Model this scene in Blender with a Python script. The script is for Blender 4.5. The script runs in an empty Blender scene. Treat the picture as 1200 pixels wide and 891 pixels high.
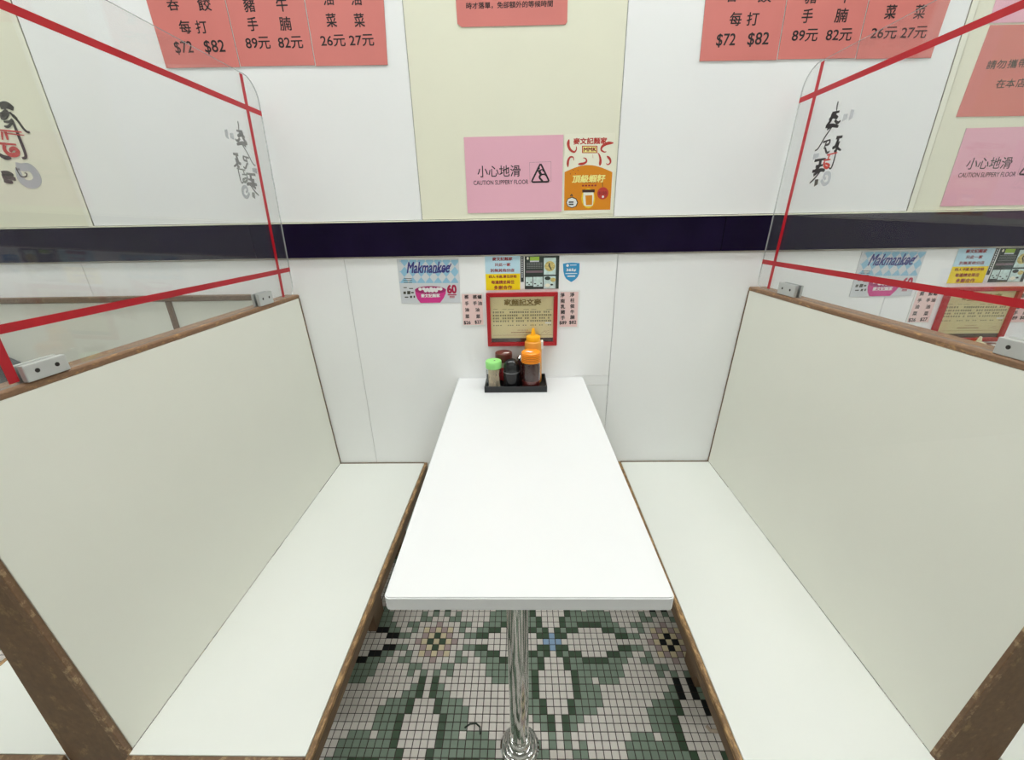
import bpy, bmesh, math, random
from mathutils import Vector, Matrix
random.seed(7)
S = bpy.context.scene
C = S.collection

# ------------------------------------------------------------------ camera, world, exposure
cam_d = bpy.data.cameras.new('camera'); cam = bpy.data.objects.new('camera', cam_d); C.objects.link(cam)
S.camera = cam
cam_d.sensor_fit = 'HORIZONTAL'; cam_d.sensor_width = 36.0; cam_d.lens = 473.4038 / 1200 * 36.0
cam_d.clip_start = 0.02
_pi, _ya, _ro = (math.radians(v) for v in (-21.3598, -1.2597, -1.0484))
_fw = Vector((math.sin(_ya) * math.cos(_pi), math.cos(_ya) * math.cos(_pi), math.sin(_pi)))
_r = Vector((math.cos(_ya), -math.sin(_ya), 0)); _u = _r.cross(_fw)
_r2 = _r * math.cos(_ro) + _u * math.sin(_ro); _u2 = -_r * math.sin(_ro) + _u * math.cos(_ro)
_m = Matrix((_r2, _u2, -_fw)).transposed().to_4x4(); _m.translation = Vector((0.0009, -1.3819, 1.2796))
cam.matrix_world = _m

w = bpy.data.worlds.new('room_air'); S.world = w; w.use_nodes = True
w.node_tree.nodes['Background'].inputs[0].default_value = (0.9, 0.95, 1.0, 1)
w.node_tree.nodes['Background'].inputs[1].default_value = 0.3
S.view_settings.view_transform = 'Standard'; S.view_settings.look = 'None'
S.view_settings.gamma = 1; S.view_settings.use_curve_mapping = False
S.view_settings.exposure = 0.0
LAMP = 20.2            # emission of the ceiling light diffusers
LAMPS = [(-1.6, -0.42, 1.2, 0.30), (0.0, -0.42, 1.2, 0.30), (1.6, -0.42, 1.2, 0.30), (-1.7, -3.2, 1.2, 0.22), (0.0, -3.2, 1.2, 0.22), (1.7, -3.2, 1.2, 0.22)]

# ------------------------------------------------------------------ materials
def srgb(r, g, b):
    f = lambda c: (c / 255 / 12.92) if c / 255 <= 0.04045 else ((c / 255 + 0.055) / 1.055) ** 2.4
    return (f(r), f(g), f(b), 1)
def mat(name, col, rough=0.5, metal=0.0, spec=0.5, var=0.0, scale=30.0, bump=0.0, bscale=200.0, coat=0.0, trans=0.0, ior=1.45):
    m = bpy.data.materials.new(name); m.use_nodes = True
    nt = m.node_tree; b = nt.nodes['Principled BSDF']
    b.inputs['Base Color'].default_value = col; b.inputs['Roughness'].default_value = rough
    b.inputs['Metallic'].default_value = metal; b.inputs['Specular IOR Level'].default_value = spec
    b.inputs['Coat Weight'].default_value = coat; b.inputs['Transmission Weight'].default_value = trans; b.inputs['IOR'].default_value = ior
    if var or bump:
        tc = nt.nodes.new('ShaderNodeTexCoord')
    if var:
        n = nt.nodes.new('ShaderNodeTexNoise'); n.inputs['Scale'].default_value = scale; n.inputs['Detail'].default_value = 5
        nt.links.new(tc.outputs['Object'], n.inputs['Vector'])
        mr = nt.nodes.new('ShaderNodeMapRange'); mr.inputs['From Min'].default_value = 0.3; mr.inputs['From Max'].default_value = 0.7
        mr.inputs['To Min'].default_value = 1 - var; mr.inputs['To Max'].default_value = 1 + var
        nt.links.new(n.outputs['Fac'], mr.inputs['Value'])
        mx = nt.nodes.new('ShaderNodeMix'); mx.data_type = 'RGBA'; mx.blend_type = 'MULTIPLY'; mx.inputs[0].default_value = 1
        mx.inputs[6].default_value = col; nt.links.new(mr.outputs['Result'], mx.inputs[7]); nt.links.new(mx.outputs[2], b.inputs['Base Color'])
    if bump:
        n2 = nt.nodes.new('ShaderNodeTexNoise'); n2.inputs['Scale'].default_value = bscale; n2.inputs['Detail'].default_value = 3
        nt.links.new(tc.outputs['Object'], n2.inputs['Vector'])
        bp = nt.nodes.new('ShaderNodeBump'); bp.inputs['Strength'].default_value = bump; bp.inputs['Distance'].default_value = 0.001
        nt.links.new(n2.outputs['Fac'], bp.inputs['Height']); nt.links.new(bp.outputs['Normal'], b.inputs['Normal'])
    return m
def worn_wood(name, base, worn, amount, rough=0.55, stretch=(6, 1, 6)):
    m = mat(name, base, rough); nt = m.node_tree; b = nt.nodes['Principled BSDF']
    tc = nt.nodes.new('ShaderNodeTexCoord'); mp = nt.nodes.new('ShaderNodeMapping'); mp.inputs['Scale'].default_value = stretch
    nt.links.new(tc.outputs['Object'], mp.inputs['Vector'])
    n = nt.nodes.new('ShaderNodeTexNoise'); n.inputs['Scale'].default_value = 9; n.inputs['Detail'].default_value = 9; n.inputs['Roughness'].default_value = 0.72
    nt.links.new(mp.outputs['Vector'], n.inputs['Vector'])
    rp = nt.nodes.new('ShaderNodeValToRGB'); rp.color_ramp.elements[0].position = 0.62 - amount * 0.3; rp.color_ramp.elements[1].position = 0.72 - amount * 0.2
    rp.color_ramp.elements[0].color = (0, 0, 0, 1); rp.color_ramp.elements[1].color = (1, 1, 1, 1)
    nt.links.new(n.outputs['Fac'], rp.inputs['Fac'])
    n2 = nt.nodes.new('ShaderNodeTexNoise'); n2.inputs['Scale'].default_value = 40; n2.inputs['Detail'].default_value = 6
    nt.links.new(mp.outputs['Vector'], n2.inputs['Vector'])
    dk = nt.nodes.new('ShaderNodeMix'); dk.data_type = 'RGBA'
    dk.inputs[6].default_value = tuple(c * 0.62 for c in base[:3]) + (1,); dk.inputs[7].default_value = tuple(min(1, c * 1.3) for c in base[:3]) + (1,)
    nt.links.new(n2.outputs['Fac'], dk.inputs[0])
    mx = nt.nodes.new('ShaderNodeMix'); mx.data_type = 'RGBA'; nt.links.new(rp.outputs['Color'], mx.inputs[0])
    nt.links.new(dk.outputs[2], mx.inputs[6]); mx.inputs[7].default_value = worn; nt.links.new(mx.outputs[2], b.inputs['Base Color'])
    bp = nt.nodes.new('ShaderNodeBump'); bp.inputs['Strength'].default_value = 0.35; bp.inputs['Distance'].default_value = 0.0015
    nt.links.new(n.outputs['Fac'], bp.inputs['Height']); nt.links.new(bp.outputs['Normal'], b.inputs['Normal'])
    return m
def tile_mat(name, col, var=0.12):
    m = mat(name, col, 0.42); nt = m.node_tree; b = nt.nodes['Principled BSDF']
    g = nt.nodes.new('ShaderNodeNewGeometry')
    sn = nt.nodes.new('ShaderNodeVectorMath'); sn.operation = 'SNAP'; sn.inputs[1].default_value = (0.02, 0.02, 1)
    of = nt.nodes.new('ShaderNodeVectorMath'); of.operation = 'ADD'; of.inputs[1].default_value = (-0.0063, 0.0122, 0)
    nt.links.new(g.outputs['Position'], of.inputs[0]); nt.links.new(of.outputs['Vector'], sn.inputs[0])
    wn = nt.nodes.new('ShaderNodeTexWhiteNoise'); wn.noise_dimensions = '2D'; nt.links.new(sn.outputs['Vector'], wn.inputs['Vector'])
    n = nt.nodes.new('ShaderNodeTexNoise'); n.inputs['Scale'].default_value = 160; n.inputs['Detail'].default_value = 4
    nt.links.new(g.outputs['Position'], n.inputs['Vector'])
    ad = nt.nodes.new('ShaderNodeMath'); ad.operation = 'ADD'; nt.links.new(wn.outputs['Value'], ad.inputs[0]); nt.links.new(n.outputs['Fac'], ad.inputs[1])
    mr = nt.nodes.new('ShaderNodeMapRange'); mr.inputs['From Max'].default_value = 2; mr.inputs['To Min'].default_value = 1 - var; mr.inputs['To Max'].default_value = 1 + var
    nt.links.new(ad.outputs['Value'], mr.inputs['Value'])
    mx = nt.nodes.new('ShaderNodeMix'); mx.data_type = 'RGBA'; mx.blend_type = 'MULTIPLY'; mx.inputs[0].default_value = 1
    mx.inputs[6].default_value = col; nt.links.new(mr.outputs['Result'], mx.inputs[7]); nt.links.new(mx.outputs[2], b.inputs['Base Color'])
    return m
def emit(name, col, s):
    m = bpy.data.materials.new(name); m.use_nodes = True; nt = m.node_tree; nt.nodes.clear()
    e = nt.nodes.new('ShaderNodeEmission'); e.inputs[0].default_value = col; e.inputs[1].default_value = s
    o = nt.nodes.new('ShaderNodeOutputMaterial'); nt.links.new(e.outputs[0], o.inputs[0]); return m
def clear_mat(name, tint, haze, rough=0.02, hazecol=(0.8, 0.8, 0.8, 1), ior=1.49):
    m = bpy.data.materials.new(name); m.use_nodes = True; nt = m.node_tree; nt.nodes.clear()
    t = nt.nodes.new('ShaderNodeBsdfTransparent'); t.inputs[0].default_value = tint
    d = nt.nodes.new('ShaderNodeBsdfDiffuse'); d.inputs[0].default_value = hazecol
    a = nt.nodes.new('ShaderNodeMixShader'); a.inputs[0].default_value = haze; nt.links.new(t.outputs[0], a.inputs[1]); nt.links.new(d.outputs[0], a.inputs[2])
    g = nt.nodes.new('ShaderNodeBsdfGlossy'); g.inputs['Roughness'].default_value = rough
    # Schlick reflectance on either side of the thin wall
    ge = nt.nodes.new('ShaderNodeNewGeometry'); dt = nt.nodes.new('ShaderNodeVectorMath'); dt.operation = 'DOT_PRODUCT'
    nt.links.new(ge.outputs['Incoming'], dt.inputs[0]); nt.links.new(ge.outputs['Normal'], dt.inputs[1])
    def mth(op, a, b=None):
        q = nt.nodes.new('ShaderNodeMath'); q.operation = op
        for k, v in ((0, a), (1, b)):
            if v is None: continue
            if isinstance(v, (int, float)): q.inputs[k].default_value = v
            else: nt.links.new(v, q.inputs[k])
        return q.outputs[0]
    f0 = ((ior - 1) / (ior + 1)) ** 2
    fr = mth('ADD', mth('MULTIPLY', mth('POWER', mth('SUBTRACT', 1.0, mth('ABSOLUTE', dt.outputs['Value'])), 5.0), 1 - f0), f0)
    b = nt.nodes.new('ShaderNodeMixShader'); nt.links.new(fr, b.inputs[0]); nt.links.new(a.outputs[0], b.inputs[1]); nt.links.new(g.outputs[0], b.inputs[2])
    o = nt.nodes.new('ShaderNodeOutputMaterial'); nt.links.new(b.outputs[0], o.inputs[0]); return m

M = {}
M['wall_white'] = mat('wall_white_laminate', srgb(249, 249, 249), 0.38, var=0.012, scale=3, bump=0.05, bscale=900)
M['wall_cream'] = mat('wall_cream_laminate', srgb(241, 239, 218), 0.42, var=0.015, scale=3, bump=0.04, bscale=900)
M['trim_cream'] = mat('cream_strip', srgb(244, 243, 226), 0.4)
M['gap'] = mat('dark_joint', srgb(30, 28, 25), 0.9)
M['sealant'] = mat('grey_sealant', srgb(128, 124, 108), 0.8, var=0.3, scale=40)
M['band'] = mat('navy_gloss', srgb(24, 15, 42), 0.2, spec=0.12, var=0.25, scale=6)
M['ledge'] = mat('grimy_grey_ledge', srgb(150, 142, 130), 0.6, var=0.25, scale=25)
M['room'] = mat('plain_room_paint', srgb(232, 232, 228), 0.7)
M['ceil'] = mat('ceiling_paint', srgb(240, 240, 238), 0.8)
M['laminate'] = mat('bench_white_laminate', srgb(234, 235, 229), 0.4, var=0.01, scale=4, bump=0.05, bscale=1200)
M['backrest'] = mat('backrest_laminate', srgb(229, 229, 218), 0.42, var=0.012, scale=4, bump=0.05, bscale=1200)
M['table'] = mat('table_white_laminate', srgb(223, 223, 223), 0.35, var=0.006, scale=5)
M['brown'] = worn_wood('brown_painted_wood', srgb(112, 88, 66), srgb(160, 132, 96), 0.15)
M['brown_end'] = worn_wood('brown_stile_wood', srgb(112, 86, 62), srgb(150, 124, 86), 0.2, stretch=(3, 3, 2))
M['edge'] = worn_wood('scuffed_wood_edge', srgb(128, 98, 66), srgb(196, 158, 108), 0.5, stretch=(14, 4, 14))
M['rail'] = worn_wood('worn_cap_rail', srgb(132, 100, 74), srgb(184, 142, 92), 0.26, stretch=(12, 4, 12))
M['endscuff'] = worn_wood('scuffed_end_edge', srgb(120, 92, 68), srgb(186, 160, 122), 0.3, stretch=(5, 5, 4))
M['chrome'] = mat('chrome', (0.66, 0.66, 0.64, 1), 0.08, 1.0)
M['alu'] = mat('brushed_aluminium', srgb(196, 198, 196), 0.42, 0.55, bump=0.1, bscale=300)
M['hole'] = mat('dark_screw_hole', srgb(38, 32, 28), 0.5)
M['acrylic'] = clear_mat('clear_acrylic', (0.975, 0.98, 0.978, 1), 0.02)
M['acrylic_edge'] = clear_mat('acrylic_edge', (0.66, 0.68, 0.67, 1), 0.45)
M['tape'] = mat('red_tape', srgb(178, 22, 36), 0.35, var=0.1, scale=12)
M['red_card'] = mat('salmon_red_card', srgb(220, 128, 121), 0.35, var=0.03, scale=6)
M['card_edge'] = mat('laminate_pouch_edge', srgb(150, 134, 122), 0.4, var=0.35, scale=60)
M['pink'] = mat('pink_paper', srgb(240, 182, 200), 0.4, var=0.015, scale=6)
M['pale_pink'] = mat('pale_pink_paper', srgb(240, 208, 204), 0.4)
M['ink'] = mat('black_ink', srgb(38, 32, 34), 0.5)
M['ink_soft'] = mat('soft_black_ink', srgb(70, 66, 60), 0.5)
M['ink_red'] = mat('dark_red_ink', srgb(150, 40, 46), 0.5)
M['red_print'] = mat('red_print', srgb(196, 62, 52), 0.5)
M['crimson'] = mat('crimson_print', srgb(178, 34, 74), 0.5)
M['orange'] = mat('orange_print', srgb(226, 140, 16), 0.45)
M['yellow_pale'] = mat('pale_yellow_print', srgb(252, 240, 150), 0.45)
M['glow_yel'] = mat('yellow_print', srgb(244, 204, 40), 0.45)
M['yellow'] = mat('yellow_paper', srgb(248, 218, 6), 0.4)
M['sky'] = mat('pale_blue_paper', srgb(194, 226, 240), 0.4)
M['lightblue'] = mat('light_blue_print', srgb(150, 196, 220), 0.45)
M['paper'] = mat('white_paper', srgb(238, 238, 236), 0.45)
M['cream_paper'] = mat('cream_paper', srgb(244, 242, 222), 0.45)
M['grey_paper'] = mat('pale_grey_print', srgb(214, 216, 220), 0.45)
M['navy'] = mat('navy_print', srgb(62, 60, 130), 0.45)
M['magenta'] = mat('magenta_print', srgb(214, 56, 140), 0.45)
M['magenta_dk'] = mat('dark_magenta_print', srgb(166, 40, 104), 0.45)
M['blackgreen'] = mat('black_green_print', srgb(52, 60, 56), 0.35)
M['grey_print'] = mat('grey_print', srgb(138, 140, 136), 0.45)
M['mauve_print'] = mat('mauve_print', srgb(126, 104, 112), 0.45)
M['lime'] = mat('lime_print', srgb(172, 206, 84), 0.45)
M['mint'] = mat('mint_photo_print', srgb(206, 226, 222), 0.45, var=0.15, scale=90)
M['noodle'] = mat('noodle_photo_print', srgb(204, 186, 116), 0.5, var=0.35, scale=220)
M['shield'] = mat('blue_sticker', srgb(58, 152, 204), 0.3, var=0.06, scale=30)
M['frame_red'] = mat('glossy_red_frame', srgb(178, 26, 34), 0.28, var=0.05, scale=10)
M['frame_dark'] = mat('dark_mount_board', srgb(62, 34, 32), 0.4)
M['parch'] = mat('parchment_paper', srgb(232, 218, 166), 0.45, var=0.02, scale=12)
M['gold'] = mat('gold_lettering', srgb(134, 108, 30), 0.45)
M['grey_cloud'] = mat('grey_cloud_print', srgb(186, 188, 192), 0.5)
M['grey_back'] = mat('grey_print_reverse', srgb(128, 126, 124), 0.5)
M['black_plastic'] = mat('black_plastic', srgb(34, 35, 37), 0.32)
M['gloss_black'] = mat('glossy_black_plastic', srgb(26, 26, 28), 0.16)
M['grey_window'] = mat('smoky_grey_plastic', srgb(84, 86, 88), 0.25)
M['steel_ring'] = mat('grey_ring', srgb(130, 130, 130), 0.3, 0.6)
M['green_lid'] = mat('pale_green_plastic', srgb(156, 228, 136), 0.35)
M['orange_lid'] = mat('orange_plastic', srgb(250, 150, 28), 0.32)
M['groove_shade'] = mat('painted_groove_shade', srgb(176, 92, 12), 0.5)
M['squeeze'] = mat('translucent_orange_bottle', srgb(226, 156, 62), 0.4)
M['squeeze_cap'] = mat('yellow_orange_plastic', srgb(252, 176, 10), 0.35)
M['cream_plastic'] = mat('cream_plastic', srgb(214, 206, 170), 0.4)
M['brown_lid'] = mat('brown_plastic', srgb(98, 48, 38), 0.3)
M['red_label'] = mat('red_label', srgb(168, 26, 34), 0.4)
M['tan_label'] = mat('beige_band', srgb(196, 186, 160), 0.5)
M['glass'] = clear_mat('jar_glass', (0.985, 0.99, 0.988, 1), 0.0)
M['chili'] = mat('dark_chili_sauce', srgb(62, 30, 30), 0.25)
M['chili_seed'] = mat('chili_flakes', srgb(106, 34, 30), 0.5, var=0.7, scale=420)
M['wood_pick'] = mat('toothpick_wood', srgb(244, 226, 200), 0.7, var=0.2, scale=80)
M['bag'] = mat('charcoal_fabric', srgb(74, 78, 78), 0.85, bump=0.3, bscale=500)
M['grout'] = mat('dark_grout', srgb(70, 58, 54), 0.9, var=0.2, scale=60)
M['wire'] = mat('dark_green_wire', srgb(34, 44, 32), 0.5)
M['scrap'] = mat('pale_scrap', srgb(186, 168, 150), 0.7, var=0.15, scale=80)
TM = {'W': tile_mat('tile_white', srgb(222, 215, 208), 0.07), 'L': tile_mat('tile_light_green', srgb(128, 144, 128), 0.12),
      'D': tile_mat('tile_dark_green', srgb(66, 86, 66), 0.14), 'K': tile_mat('tile_black', srgb(22, 24, 26), 0.2),
      'M': tile_mat('tile_mauve', srgb(180, 158, 156), 0.1), 'C': tile_mat('tile_cream', srgb(224, 210, 176), 0.1), 'B': tile_mat('tile_blue', srgb(146, 172, 202), 0.08)}

# ------------------------------------------------------------------ helpers
def link(o, parent=None):
    C.objects.link(o)
    if parent is not None:
        o.parent = parent
    return o
def origin_of(p):
    v = Vector((0, 0, 0))
    while p is not None:
        v += p.location; p = p.parent
    return v
def obj(name, bm, ms, parent=None, smooth=False, loc=None):
    """bm is in world coordinates; the object is linked under parent (or with its own origin at loc)."""
    me = bpy.data.meshes.new(name); bm.normal_update(); bm.to_mesh(me); bm.free()
    return objm(name, me, ms, parent, smooth, loc)
def objm(name, me, ms, parent=None, smooth=False, loc=None):
    for m in (ms if isinstance(ms, (list, tuple)) else [ms]):
        me.materials.append(m)
    off = origin_of(parent) + (Vector(loc) if loc is not None else Vector((0, 0, 0)))
    me.transform(Matrix.Translation(-off))
    if smooth:
        me.shade_smooth()
        try: me.set_sharp_from_angle(angle=math.radians(35))
        except Exception: pass
    o = bpy.data.objects.new(name, me)
    if loc is not None: o.location = loc
    return link(o, parent)
def thing(name, label, cat, loc, group=None):
    o = bpy.data.objects.new(name, None); o.empty_display_size = 0.05; o.location = loc; link(o)
    return tag(o, label, cat, group)
def tag(o, label, cat, group=None):
    o['label'] = label; o['category'] = cat
    if group: o['group'] = group
    return o
def struct(o): o['kind'] = 'structure'; return o
def dup(root, off, label=None, group=None, skip=()):
    r = root.copy(); C.objects.link(r); r.location = root.location + Vector(off)
    if label: r['label'] = label
    if group: r['group'] = group
    def rec(a, b):
        for ch in list(a.children):
            if ch.name.split('.')[0] in skip: continue
            c = ch.copy(); C.objects.link(c); c.parent = b; rec(ch, c)
    rec(root, r)
    return r
def loft(bm, A, B, mi=0):
    """closed solid between two equal-length rings of 3-D points"""
    a = [bm.verts.new(p) for p in A]; b = [bm.verts.new(p) for p in B]; n = len(a); fs = []
    for i in range(n): fs.append(bm.faces.new((a[i], a[(i + 1) % n], b[(i + 1) % n], b[i])))
    fs.append(bm.faces.new(list(reversed(a)))); fs.append(bm.faces.new(b))
    for f in fs: f.material_index = mi
    bmesh.ops.recalc_face_normals(bm, faces=fs)
    return fs
def box(bm, x0, x1, y0, y1, z0, z1, bev=0.0, seg=1):
    fs = loft(bm, [(x0, y0, z0), (x1, y0, z0), (x1, y0, z1), (x0, y0, z1)], [(x0, y1, z0), (x1, y1, z0), (x1, y1, z1), (x0, y1, z1)])
    if bev:
        es = list({e for f in fs for e in f.edges}); bmesh.ops.bevel(bm, geom=es, offset=bev, segments=seg, affect='EDGES', profile=0.5)
def boxb(*a, bev=0.0, seg=1):
    bm = bmesh.new(); box(bm, *a, bev=bev, seg=seg); return bm
def prism(polyA, yA, polyB, yB, bev=0.0, seg=1):
    """solid whose cross-section is (x, z) polygons at yA and yB"""
    bm = bmesh.new(); fs = loft(bm, [(x, yA, z) for x, z in polyA], [(x, yB, z) for x, z in polyB])
    if bev:
        es = list({e for f in fs for e in f.edges}); bmesh.ops.bevel(bm, geom=es, offset=bev, segments=seg, affect='EDGES', profile=0.5)
    return bm
def lathe(bm, prof, cx, cy, seg=32, cap=True):
    rings = []
    for r, z in prof:
        if r < 1e-6: rings.append([bm.verts.new((cx, cy, z))])
        else: rings.append([bm.verts.new((cx + r * math.cos(2 * math.pi * i / seg), cy + r * math.sin(2 * math.pi * i / seg), z)) for i in range(seg)])
    fs = []
    for a, b in zip(rings, rings[1:]):
        for i in range(seg):
            j = (i + 1) % seg
            if len(a) == 1 and len(b) == 1: continue
            if len(a) == 1: fs.append(bm.faces.new((a[0], b[j], b[i])))
            elif len(b) == 1: fs.append(bm.faces.new((a[i], a[j], b[0])))
            else: fs.append(bm.faces.new((a[i], a[j], b[j], b[i])))
    if cap:
        for rg in (rings[0], rings[-1]):
            if len(rg) > 1: fs.append(bm.faces.new(rg))
    bmesh.ops.recalc_face_normals(bm, faces=fs)
    return bm
def lat(prof, cx, cy, seg=32): return lathe(bmesh.new(), prof, cx, cy, seg)
def tube(bm, pts, r, seg=8):
    rings = []
    for i, p in enumerate(pts):
        p = Vector(p); d = (Vector(pts[min(i + 1, len(pts) - 1)]) - Vector(pts[max(i - 1, 0)])).normalized()
        s = d.cross(Vector((0, 0, 1)));  s = s.normalized() if s.length > 1e-4 else Vector((1, 0, 0))
        t = d.cross(s).normalized()
        rings.append([bm.verts.new(p + (s * math.cos(2 * math.pi * k / seg) + t * math.sin(2 * math.pi * k / seg)) * r) for k in range(seg)])
    fs = []
    for a, b in zip(rings, rings[1:]):
        for i in range(seg): fs.append(bm.faces.new((a[i], a[(i + 1) % seg], b[(i + 1) % seg], b[i])))
    fs.append(bm.faces.new(rings[0])); fs.append(bm.faces.new(rings[-1])); bmesh.ops.recalc_face_normals(bm, faces=fs)
    return bm
# flat print on the wall plane: everything at depth y
def flat(polys, y, bm=None):
    bm = bm or bmesh.new()
    for P in polys:
        f = bm.faces.new([bm.verts.new((x, y, z)) for x, z in P])
        f.normal_update()
        if f.normal.y > 0: f.normal_flip()
    return bm
def rect(r): return [(r[0], r[1]), (r[2], r[1]), (r[2], r[3]), (r[0], r[3])]
def disc(c, r, n=20, ry=None): return [(c[0] + r * math.cos(2 * math.pi * i / n), c[1] + (ry or r) * math.sin(2 * math.pi * i / n)) for i in range(n)]
def smooth_line(P, n=5):
    if len(P) < 3: return [Vector(p) for p in P]
    out = []
    for i in range(len(P) - 1):
        p0, p1, p2, p3 = (Vector(P[max(0, min(len(P) - 1, k))]) for k in (i - 1, i, i + 1, i + 2))
        for j in range(n):
            t = j / n
            out.append(0.5 * ((2 * p1) + (p2 - p0) * t + (2 * p0 - 5 * p1 + 4 * p2 - p3) * t * t + (3 * p1 - p0 - 3 * p2 + p3) * t ** 3))
    out.append(Vector(P[-1])); return out
def stroke(bm, P, wd, place, taper=True, tail=False):
    """brush stroke: a flat ribbon that swells and thins; place() maps 2-D to 3-D"""
    L = smooth_line(P); n = len(L); prev = None
    for i, p in enumerate(L):
        d = L[min(i + 1, n - 1)] - L[max(i - 1, 0)]
        if d.length < 1e-9: continue
        d.normalize(); nrm = Vector((-d.y, d.x)); t = i / max(1, n - 1)
        k = 0.5 * wd * ((0.55 + 0.45 * math.sin(math.pi * min(1, 0.15 + t * 0.85)) ** 0.7) if taper else 1)
        if tail: k = 0.5 * wd * (min(1, .25 + t * 5) * (1 - .82 * t))
        a = bm.verts.new(place(p + nrm * k)); b = bm.verts.new(place(p - nrm * k))
        if prev: bm.faces.new((prev[0], prev[1], b, a))
        prev = (a, b)
def strokes_xz(L, y, taper=True, tail=False):
    bm = bmesh.new()
    for P, wd in L: stroke(bm, P, wd, lambda v: (v.x, y, v.y), taper, tail)
    for f in bm.faces:
        f.normal_update()
        if f.normal.y > 0: f.normal_flip()
    return bm
_tc = bpy.data.curves.new('lettering_source', 'FONT'); _to = bpy.data.objects.new('lettering_source', _tc); C.objects.link(_to)
_tc.resolution_u = 3
def text_mesh(body, weight=0.0, shear=0.0):
    _tc.body = body; _tc.offset = weight; _tc.shear = shear
    dg = bpy.context.evaluated_depsgraph_get(); dg.update()
    me = bpy.data.meshes.new_from_object(_to.evaluated_get(dg))
    me.materials.clear(); return me
def lettering(items, y, m, parent, bold=0.0, shear=0.0, name='lettering', each=False):
    """items: (text, centre x, centre z, width, height) -> printed meshes; bold widens every stroke by overprinting"""
    bm = bmesh.new()
    for t, cx, cz, wd, h in items:
        me = text_mesh(t, 0.0, shear)
        xs = [v.co.x for v in me.vertices]; ys = [v.co.y for v in me.vertices]
        ax, bx, ay, by = min(xs), max(xs), min(ys), max(ys)
        b = bold * h
        sx, sy = (wd - 2 * b) / (bx - ax), (h - 2 * b) / (by - ay)
        if bold == 0: shifts = ((0, 0),)
        else: shifts = ((-b, -b), (b, -b), (-b, b), (b, b))
        for k, (dx, dz) in enumerate(shifts):
            m2 = me.copy()
            m2.transform(Matrix(((sx, 0, 0, cx + dx - sx * (ax + bx) / 2), (0, 0, -1, y - k * 0.00002), (0, sy, 0, cz + dz - sy * (ay + by) / 2), (0, 0, 0, 1))))
            bm.from_mesh(m2); bpy.data.meshes.remove(m2)
        bpy.data.meshes.remove(me)
        if each: obj(name, bm, m, parent); bm = bmesh.new()
    if each: bm.free(); return None
    return obj(name, bm, m, parent)

# outlines, lettering boxes and brush strokes of the prints, in metres on the wall (x, z) or screen (y, z)
PRICE = [[('吞', -0.9325, 1.8456, 0.0325, 0.0252), ('餃', -0.8463, 1.8436, 0.0362, 0.0271), ('每', -0.9146, 1.7966, 0.0318, 0.03), ('打', -0.8689, 1.7956, 0.0317, 0.029), ('$72', -0.9327, 1.7499, 0.0516, 0.0309), ('$82', -0.845, 1.7501, 0.0579, 0.0319)], [('豬', -0.7238, 1.8393, 0.0312, 0.0291), ('牛', -0.6342, 1.8397, 0.0311, 0.0319), ('手', -0.7246, 1.7988, 0.029, 0.0309), ('腩', -0.6342, 1.7978, 0.0328, 0.0308), ('89元', -0.7206, 1.7566, 0.0691, 0.0276), ('82元', -0.6289, 1.7556, 0.069, 0.0276)], [('油', -0.5062, 1.8478, 0.0284, 0.0269), ('油', -0.431, 1.8461, 0.0283, 0.0269), ('菜', -0.5058, 1.8023, 0.0288, 0.0307), ('菜', -0.4288, 1.8006, 0.0288, 0.0307), ('26元', -0.5095, 1.7571, 0.0687, 0.0265), ('27元', -0.4293, 1.7563, 0.0686, 0.0265)]]
NOTE = [('時才落單，免卻額外的等候時間', -0.018, 1.8245, 0.2334, 0.0145)]
CAUTION = [('小心地滑', -0.0579, 1.4251, 0.1314, 0.0317), ('CAUTION SLIPPERY FLOOR', -0.0525, 1.3942, 0.1688, 0.0124)]
TRI = [(0.0691, 1.444), (0.0965, 1.3933), (0.0412, 1.3928)]
TRIBOX = [(0.0355, 1.4469), (0.1009, 1.4478), (0.1019, 1.3932), (0.0371, 1.3922)]
MAN = [([(0.0643, 1.4303), (0.0651, 1.4295)], 0.0036), ([(0.0536, 1.4139), (0.0581, 1.4223), (0.0659, 1.4243)], 0.0018), ([(0.0659, 1.4243), (0.0774, 1.4278), (0.0759, 1.422)], 0.0018), ([(0.0651, 1.4244), (0.0676, 1.4184), (0.071, 1.4124)], 0.004), ([(0.071, 1.4132), (0.0661, 1.4058), (0.0761, 1.3945)], 0.003), ([(0.071, 1.4132), (0.0825, 1.4137), (0.0851, 1.4099)], 0.0022)]
OR_SHEET = [(0.1393, 1.5194), (0.289, 1.5195), (0.2994, 1.2994), (0.1427, 1.2998)]
OR_HILL = [(0.144, 1.3109), (0.1423, 1.4186), (0.1526, 1.4227), (0.1628, 1.4265), (0.1731, 1.43), (0.1833, 1.4328), (0.1935, 1.4349), (0.2038, 1.4361), (0.2141, 1.4364), (0.2245, 1.4357), (0.2349, 1.4341), (0.2453, 1.4316), (0.2559, 1.4284), (0.2664, 1.4246), (0.2771, 1.4204), (0.2877, 1.4159), (0.2885, 1.3107)]
OR_T = [('麥文記麵家', 0.216, 1.5002, 0.1, 0.0172), ('MMK', 0.2166, 1.4781, 0.0376, 0.0106), ('頂級蝦籽', 0.2168, 1.3993, 0.1015, 0.0217), ('$150', 0.2615, 1.3578, 0.0249, 0.0108)]
OR_SCROLL = [(0.1952, 1.4862), (0.2354, 1.4854), (0.2363, 1.47), (0.1959, 1.4708)]
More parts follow.
